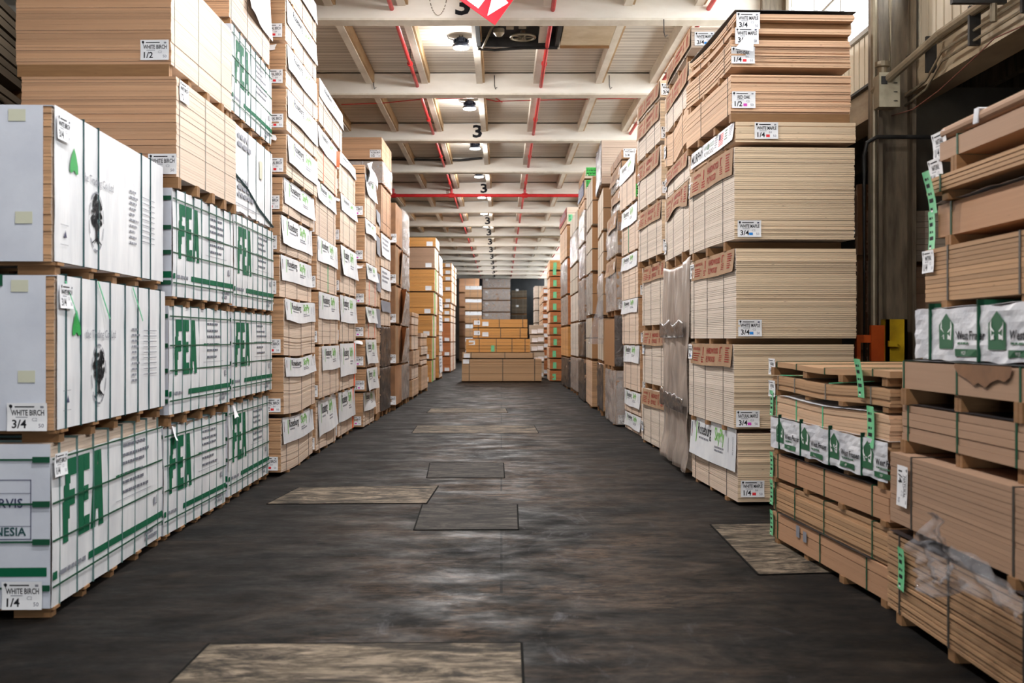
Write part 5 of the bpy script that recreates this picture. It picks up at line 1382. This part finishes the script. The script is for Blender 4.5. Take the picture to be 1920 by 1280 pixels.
# second lumber stack from the front
st = lumber_stack(1668, 6.84, 1448, 9.2, 1.25, 'in the low lumber stack', 7)
R1 = [(956, 1003, dict(side='mdf_red', end='mdf_red', pitch=.075)), (899, 953, dict(side='board_tan', end='board_tan', pitch=.028, jit=.010, gap=.12)), (847, 891, dict(side='mdf_red', end='mdf_red', pitch=.05)), (780, 836, None), (739, 776, dict(side='oak_side', end='oak_end', pitch=.022, warp=1)), (702, 727, dict(side='board_tan', end='board_tan', pitch=.020, warp=1)), (676, 686, dict(side='board_tan', end='board_tan', pitch=.03, warp=1))]
sagf = lambda amp: (lambda b: (lambda u: amp * (-.35 + .45 * math.cos((u / b.L - .05) * 2.3 * math.pi) * .5 - .9 * max(0, .45 - u / b.L) ** 2)))
for i, (yt, yb, kw) in enumerate(R1):
    a_, c_ = far_tier(st, 0, yt, yb)
    if kw is None:
        b = Bundle(st, a_, c_, 1670); b.make('wrapped_lumber_bundle'); sheets(b, .03, 'board_tan', 'board_tan', .003, inset=.01); tarp(b, 3, .60); runners(b, (.05, .33, .66, .95)); straps(b, (.17, .42, .68, .9), 'strap_green', .012, .03)
        tag_side(b, ('paper', 'NATURAL', '1/4', None), .0, .01, scale=.9); finish(b, st, 'lumber bundle in white tarp with green logos', 'low lumber bundles', 'lumber bundle'); continue
    kw = dict(kw); wp = kw.pop('warp', None)
    if wp: kw['warp'] = sagf(.05); kw['nseg'] = 14
    k = dict(LB); k.update(kw)
    b = ply(st, a_, c_, 1668, name='lumber_bundle', straps_at=(.12, .48, .76, .95) if i != 0 else (.14, .52, .92), seed=60 + i, **{**k, 'strap_mat': 'strap_grey' if i == 5 else ('strap_lightgreen' if i == 4 else 'strap_green')})
    if i in (0, 2, 4):
        mb = MB(); mb.sheet(lambda p, q, o: (p * b.W - .01, .3 + q * (b.L - .5), b.rh + b.h + .006 + .012 * abs(noise.noise(Vector((p * 4, q * 14, i)))) + b.warp(.3 + q * (b.L - .5)) + o), 5, 24, 'foil_dark' if i < 4 else 'white_tarp', .001); mb.build('cover_film', b.root, recalc=True)
    if i in (0, 1, 2, 4): tag_side(b, GT, -.03, b.h - .20 if i < 4 else .0, scale=.85)
    if i in (5, 6): tag_side(b, ('paper', 'NATURAL', '1/4', None), -.07, -.06, scale=.8)
    if i == 4: tag_side(b, GT, b.L * .86, -.06, scale=1.1)
    if i == 6: tag_side(b, GT, b.L * .80, -.14, scale=1.05, rx=.12)
    if i == 5:
        for a in (.25, 1.35): m2 = MB(); m2.bar(b.side(a, b.h + .01, .0), b.side(a + .5, b.h + .03, -.1), .03, .004, 'strap_lightgreen'); m2.build('loose_strap', b.root)
    if i == 0: p = Print(); p.rect(.62, .10, .70, .19, 'print_grey'); p.rect(.78, .09, .86, .17, 'print_grey'); p.build('print', b.root.children[0], lambda a, z, o: b.side(a, z, .004 + o))
    finish(b, st, ['reddish board bundle, thick boards', 'thin board bundle with ragged edges', 'reddish board bundle with green tag', '', 'board bundle sagging under plastic', 'bowed board bundle with grey straps', 'thin bowed board layer'][i], 'low lumber bundles', 'lumber bundle')
# front lumber stack, tall
st = lumber_stack(2050, 4.2, 1634, 6.72, 1.3, 'in the nearest lumber stack', 10)
def nearx(pf_): return VX + ((pf_ - VX) / F * 6.72 + .09) / 4.2 * F
R2 = [(992, 1134, 1634, dict(side='board_tan', end='board_tan', pitch=.026, gap=.22, jit=.006, fan=.016)), (846, 974, 1641, dict(side='mdf', end='mdf', pitch=.027, gap=.05, jit=.003)), (757, 823, 1663, dict(side='mdf', end='mdf', pitch=.045)), (676, 727, 1663, dict(side='mdf', end='mdf', pitch=.13)),
      (582, 672, 1694, None), (469, 566, 1706, dict(side='board_tan', end='board_tan', pitch=.026, gap=.10, jit=.006)), (384, 446, 1730, dict(side='mdf_red', end='mdf_red', pitch=.19)), (337, 367, 1708, dict(side='board_tan', end='board_tan', pitch=.024, gap=.18, jit=.01)), (266, 303, 1733, dict(side='mdf', end='mdf', pitch=.12)), (244, 260, 1745, dict(side='mdf', end='mdf', pitch=.055))]
for i, (yt, yb, pf_, kw) in enumerate(R2):
    a_, c_ = far_tier(st, 0, yt, yb); px = nearx(pf_)
    if kw is None:
        b = Bundle(st, a_, c_, px); b.make('wrapped_lumber_bundle'); sheets(b, .03, 'board_tan', 'board_tan', .003, inset=.01); tarp(b, 8, .64, .008); runners(b, (.05, .5, .95)); straps(b, (.30, .64, .9), 'strap_green', .014, .034)
        tag_side(b, ('paper', 'NATURAL', '1/4', None), .10, .0, scale=1.0); finish(b, st, 'lumber bundle in white tarp with green logos', 'near lumber bundles', 'lumber bundle'); continue
    k = dict(LB); k.update(kw); k['swd'] = .02
    sa = {0: (.30, .62, .92), 1: (.35, .85), 2: (.40, .68, .97), 3: (.40, .68, .97), 5: (.5, .88), 6: (.5, .92), 7: (.45, .90), 8: (.45, .90), 9: (.5, .86)}[i]
    b = ply(st, a_, c_, px, name='lumber_bundle', straps_at=sa, seed=80 + i, **{**k, 'run': tuple(u for u in sa), 'strap_mat': 'strap_dark' if i in (0, 1, 5) else 'strap_green'})
    if i in (0, 2, 3):
        mb = MB(); mb.sheet(lambda p, q, o: (p * b.W, q * (b.L - .04), b.rh + b.h + .004 + .006 * abs(noise.noise(Vector((p * 4, q * 14, i)))) + o), 5, 24, 'foil_dark', .001); mb.build('cover_film', b.root, recalc=True)
    if i == 6:
        mb = MB(); mb.sheet(lambda p, q, o: (p * b.W - .01, q * b.L, b.rh + b.h + .006 + .02 * abs(noise.noise(Vector((p * 4, q * 9, i)))) + o), 5, 24, 'white_tarp', .001); mb.build('cover_film', b.root, recalc=True)
    if i == 0: tag_side(b, GT, .22, b.h - .30, scale=1.0)
    if i == 1: put_tag(b.root, ('paper', 'NATURAL', '1/4', None), b.side(.16, b.h - .06, .008), -math.pi / 2, True, 1.0).rotation_euler = (0, math.radians(90), -math.pi / 2)
    if i == 5: tag_side(b, ('paper', 'NATURAL', '1/4', None), -.02, b.h - .14, scale=.8)
    if i == 6: tag_side(b, GT, -.12, b.h - .27, scale=1.0)
    if i == 7: tag_side(b, GT, .10, b.h - .22, scale=1.05, rx=.2)
    if i == 9:
        for q in (0, 1): tag_side(b, ('paper', 'NATURAL', '1/4', None), -.22 + .06 * q, b.h - .16 - .15 * (1 - q), scale=.95, rx=.1)
        m2 = MB(); m2.tube([b.side(.0, b.h - .02, .0), b.side(b.L, b.h - .02, .0)], .035, 'mdf', 12); m2.build('rounded_edge_board', b.root)
        m2 = MB(); y = .50
        for q in range(3): m2.tube([b.side(y + .02 * q, b.h + .02, -.06), b.side(y + .02 * q, b.h + .02, .035), b.side(y + .02 * q, b.h - .06, .04)], .008, 'white_tarp', 6)
        m2.build('twine', b.root)
    if i == 3:
        p = Print(); pts = [(0, 0), (.05, -.03), (.12, -.045), (.2, -.06), (.27, -.085), (.33, -.07), (.42, -.09), (.5, -.06), (.58, -.045), (.66, -.055), (.72, -.03), (.74, 0)]
        for q in range(len(pts) - 1): p.p.append(([(.80 + pts[q][0] * .9, b.h), (.80 + pts[q][0] * .9, b.h - .02 + pts[q][1]), (.80 + pts[q + 1][0] * .9, b.h - .02 + pts[q + 1][1]), (.80 + pts[q + 1][0] * .9, b.h)], [(0, 1, 2, 3)], 'cardboard_dark'))
        p.build('torn_card', b.root, lambda a, z, o: b.side(a, z, .008 + o))
    finish(b, st, ['board bundle with stepped ragged ends', 'tall fine sheet bundle with paper tag', 'brown sheet bundle on open blocks', 'brown sheet bundle with torn card', '', 'sheet bundle sagging at its top', 'reddish smooth board bundle with green tag', 'thin rough board bundle with green tag', 'smooth brown board bundle', 'rounded edge board with hanging tags'][i], 'near lumber bundles', 'lumber bundle')
# crumpled clear plastic caught between the two lowest bundles
r = empty('crumpled_plastic', (2.20, 5.35, .62))
def crump(i, j, o):
    a = -2.7 + 4.2 * i; rr = .02 + .21 * j ** .8
    n = lambda k, f=4.0: noise.noise(Vector((i * f + k, j * f * .8, k)))
    pleat = .028 * j * math.sin(a * 9 + 3 * n(3))
    return (-.05 - .12 * j * (.5 + n(1)) - abs(pleat) - .02 * n(5, 11) - o, rr * math.cos(a) * 1.05 + .05 * n(2) + pleat, rr * math.sin(a) * .85 + .04 * n(7))
mb = MB(); mb.sheet(crump, 56, 16, 'plastic_bag', .001); mb.build('film', r, smooth=True, recalc=True)
mb = MB(); mb.sheet(lambda i, j, o: (-.04 - .03 * math.sin(j * 9 + i * 6) - .03 * noise.noise(Vector((i * 5, j * 4, 9))) - o, -.70 * i, -.02 - .06 * i + (j - .5) * .15 * (1 + .3 * noise.noise(Vector((i * 6, 1, 2))))), 24, 10, 'plastic_bag', .001); mb.build('film_tail', r, smooth=True, recalc=True)
tag(r, 'crumpled clear plastic caught between the two lowest near lumber bundles', 'plastic sheet')
# cartons and bundles behind the rusty column
st = Stack('R', 1603, 12.4, 1600, 13.1, .40, 'behind the maple stack by the column'); st.total = 3
for i, (yt, yb) in enumerate([(668, 880), (489, 655), (346, 478)]):
    b = ply(st, yt, yb, 1606, side='cardboard_dark', end='mdf', pitch=.022, straps_at=(), rmat='runner_dark'); m2 = MB(); m2.sheet(lambda p, q, o: b.front(.01 + .16 * p, b.h * q, .01 + .03 * math.sin(p * 6) + o), 5, 5, 'cardboard_dark', .003); m2.build('corner_board', b.root, recalc=True)
    finish(b, st, 'dim brown sheet stack with cardboard corner', 'dim corner bundles')
st = Stack('R', 1712, 12.0, 1700, 12.9, 1.0, 'in the lower bay behind the column'); st.total = 3
for i, (yt, yb, m_) in enumerate([(600, 920, 'old_lumber'), (500, 590, 'mdf'), (395, 490, 'grey_side')]):
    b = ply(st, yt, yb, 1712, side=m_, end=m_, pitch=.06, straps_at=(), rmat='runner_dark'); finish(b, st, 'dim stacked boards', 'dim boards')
# dark timber beyond the first left stacks
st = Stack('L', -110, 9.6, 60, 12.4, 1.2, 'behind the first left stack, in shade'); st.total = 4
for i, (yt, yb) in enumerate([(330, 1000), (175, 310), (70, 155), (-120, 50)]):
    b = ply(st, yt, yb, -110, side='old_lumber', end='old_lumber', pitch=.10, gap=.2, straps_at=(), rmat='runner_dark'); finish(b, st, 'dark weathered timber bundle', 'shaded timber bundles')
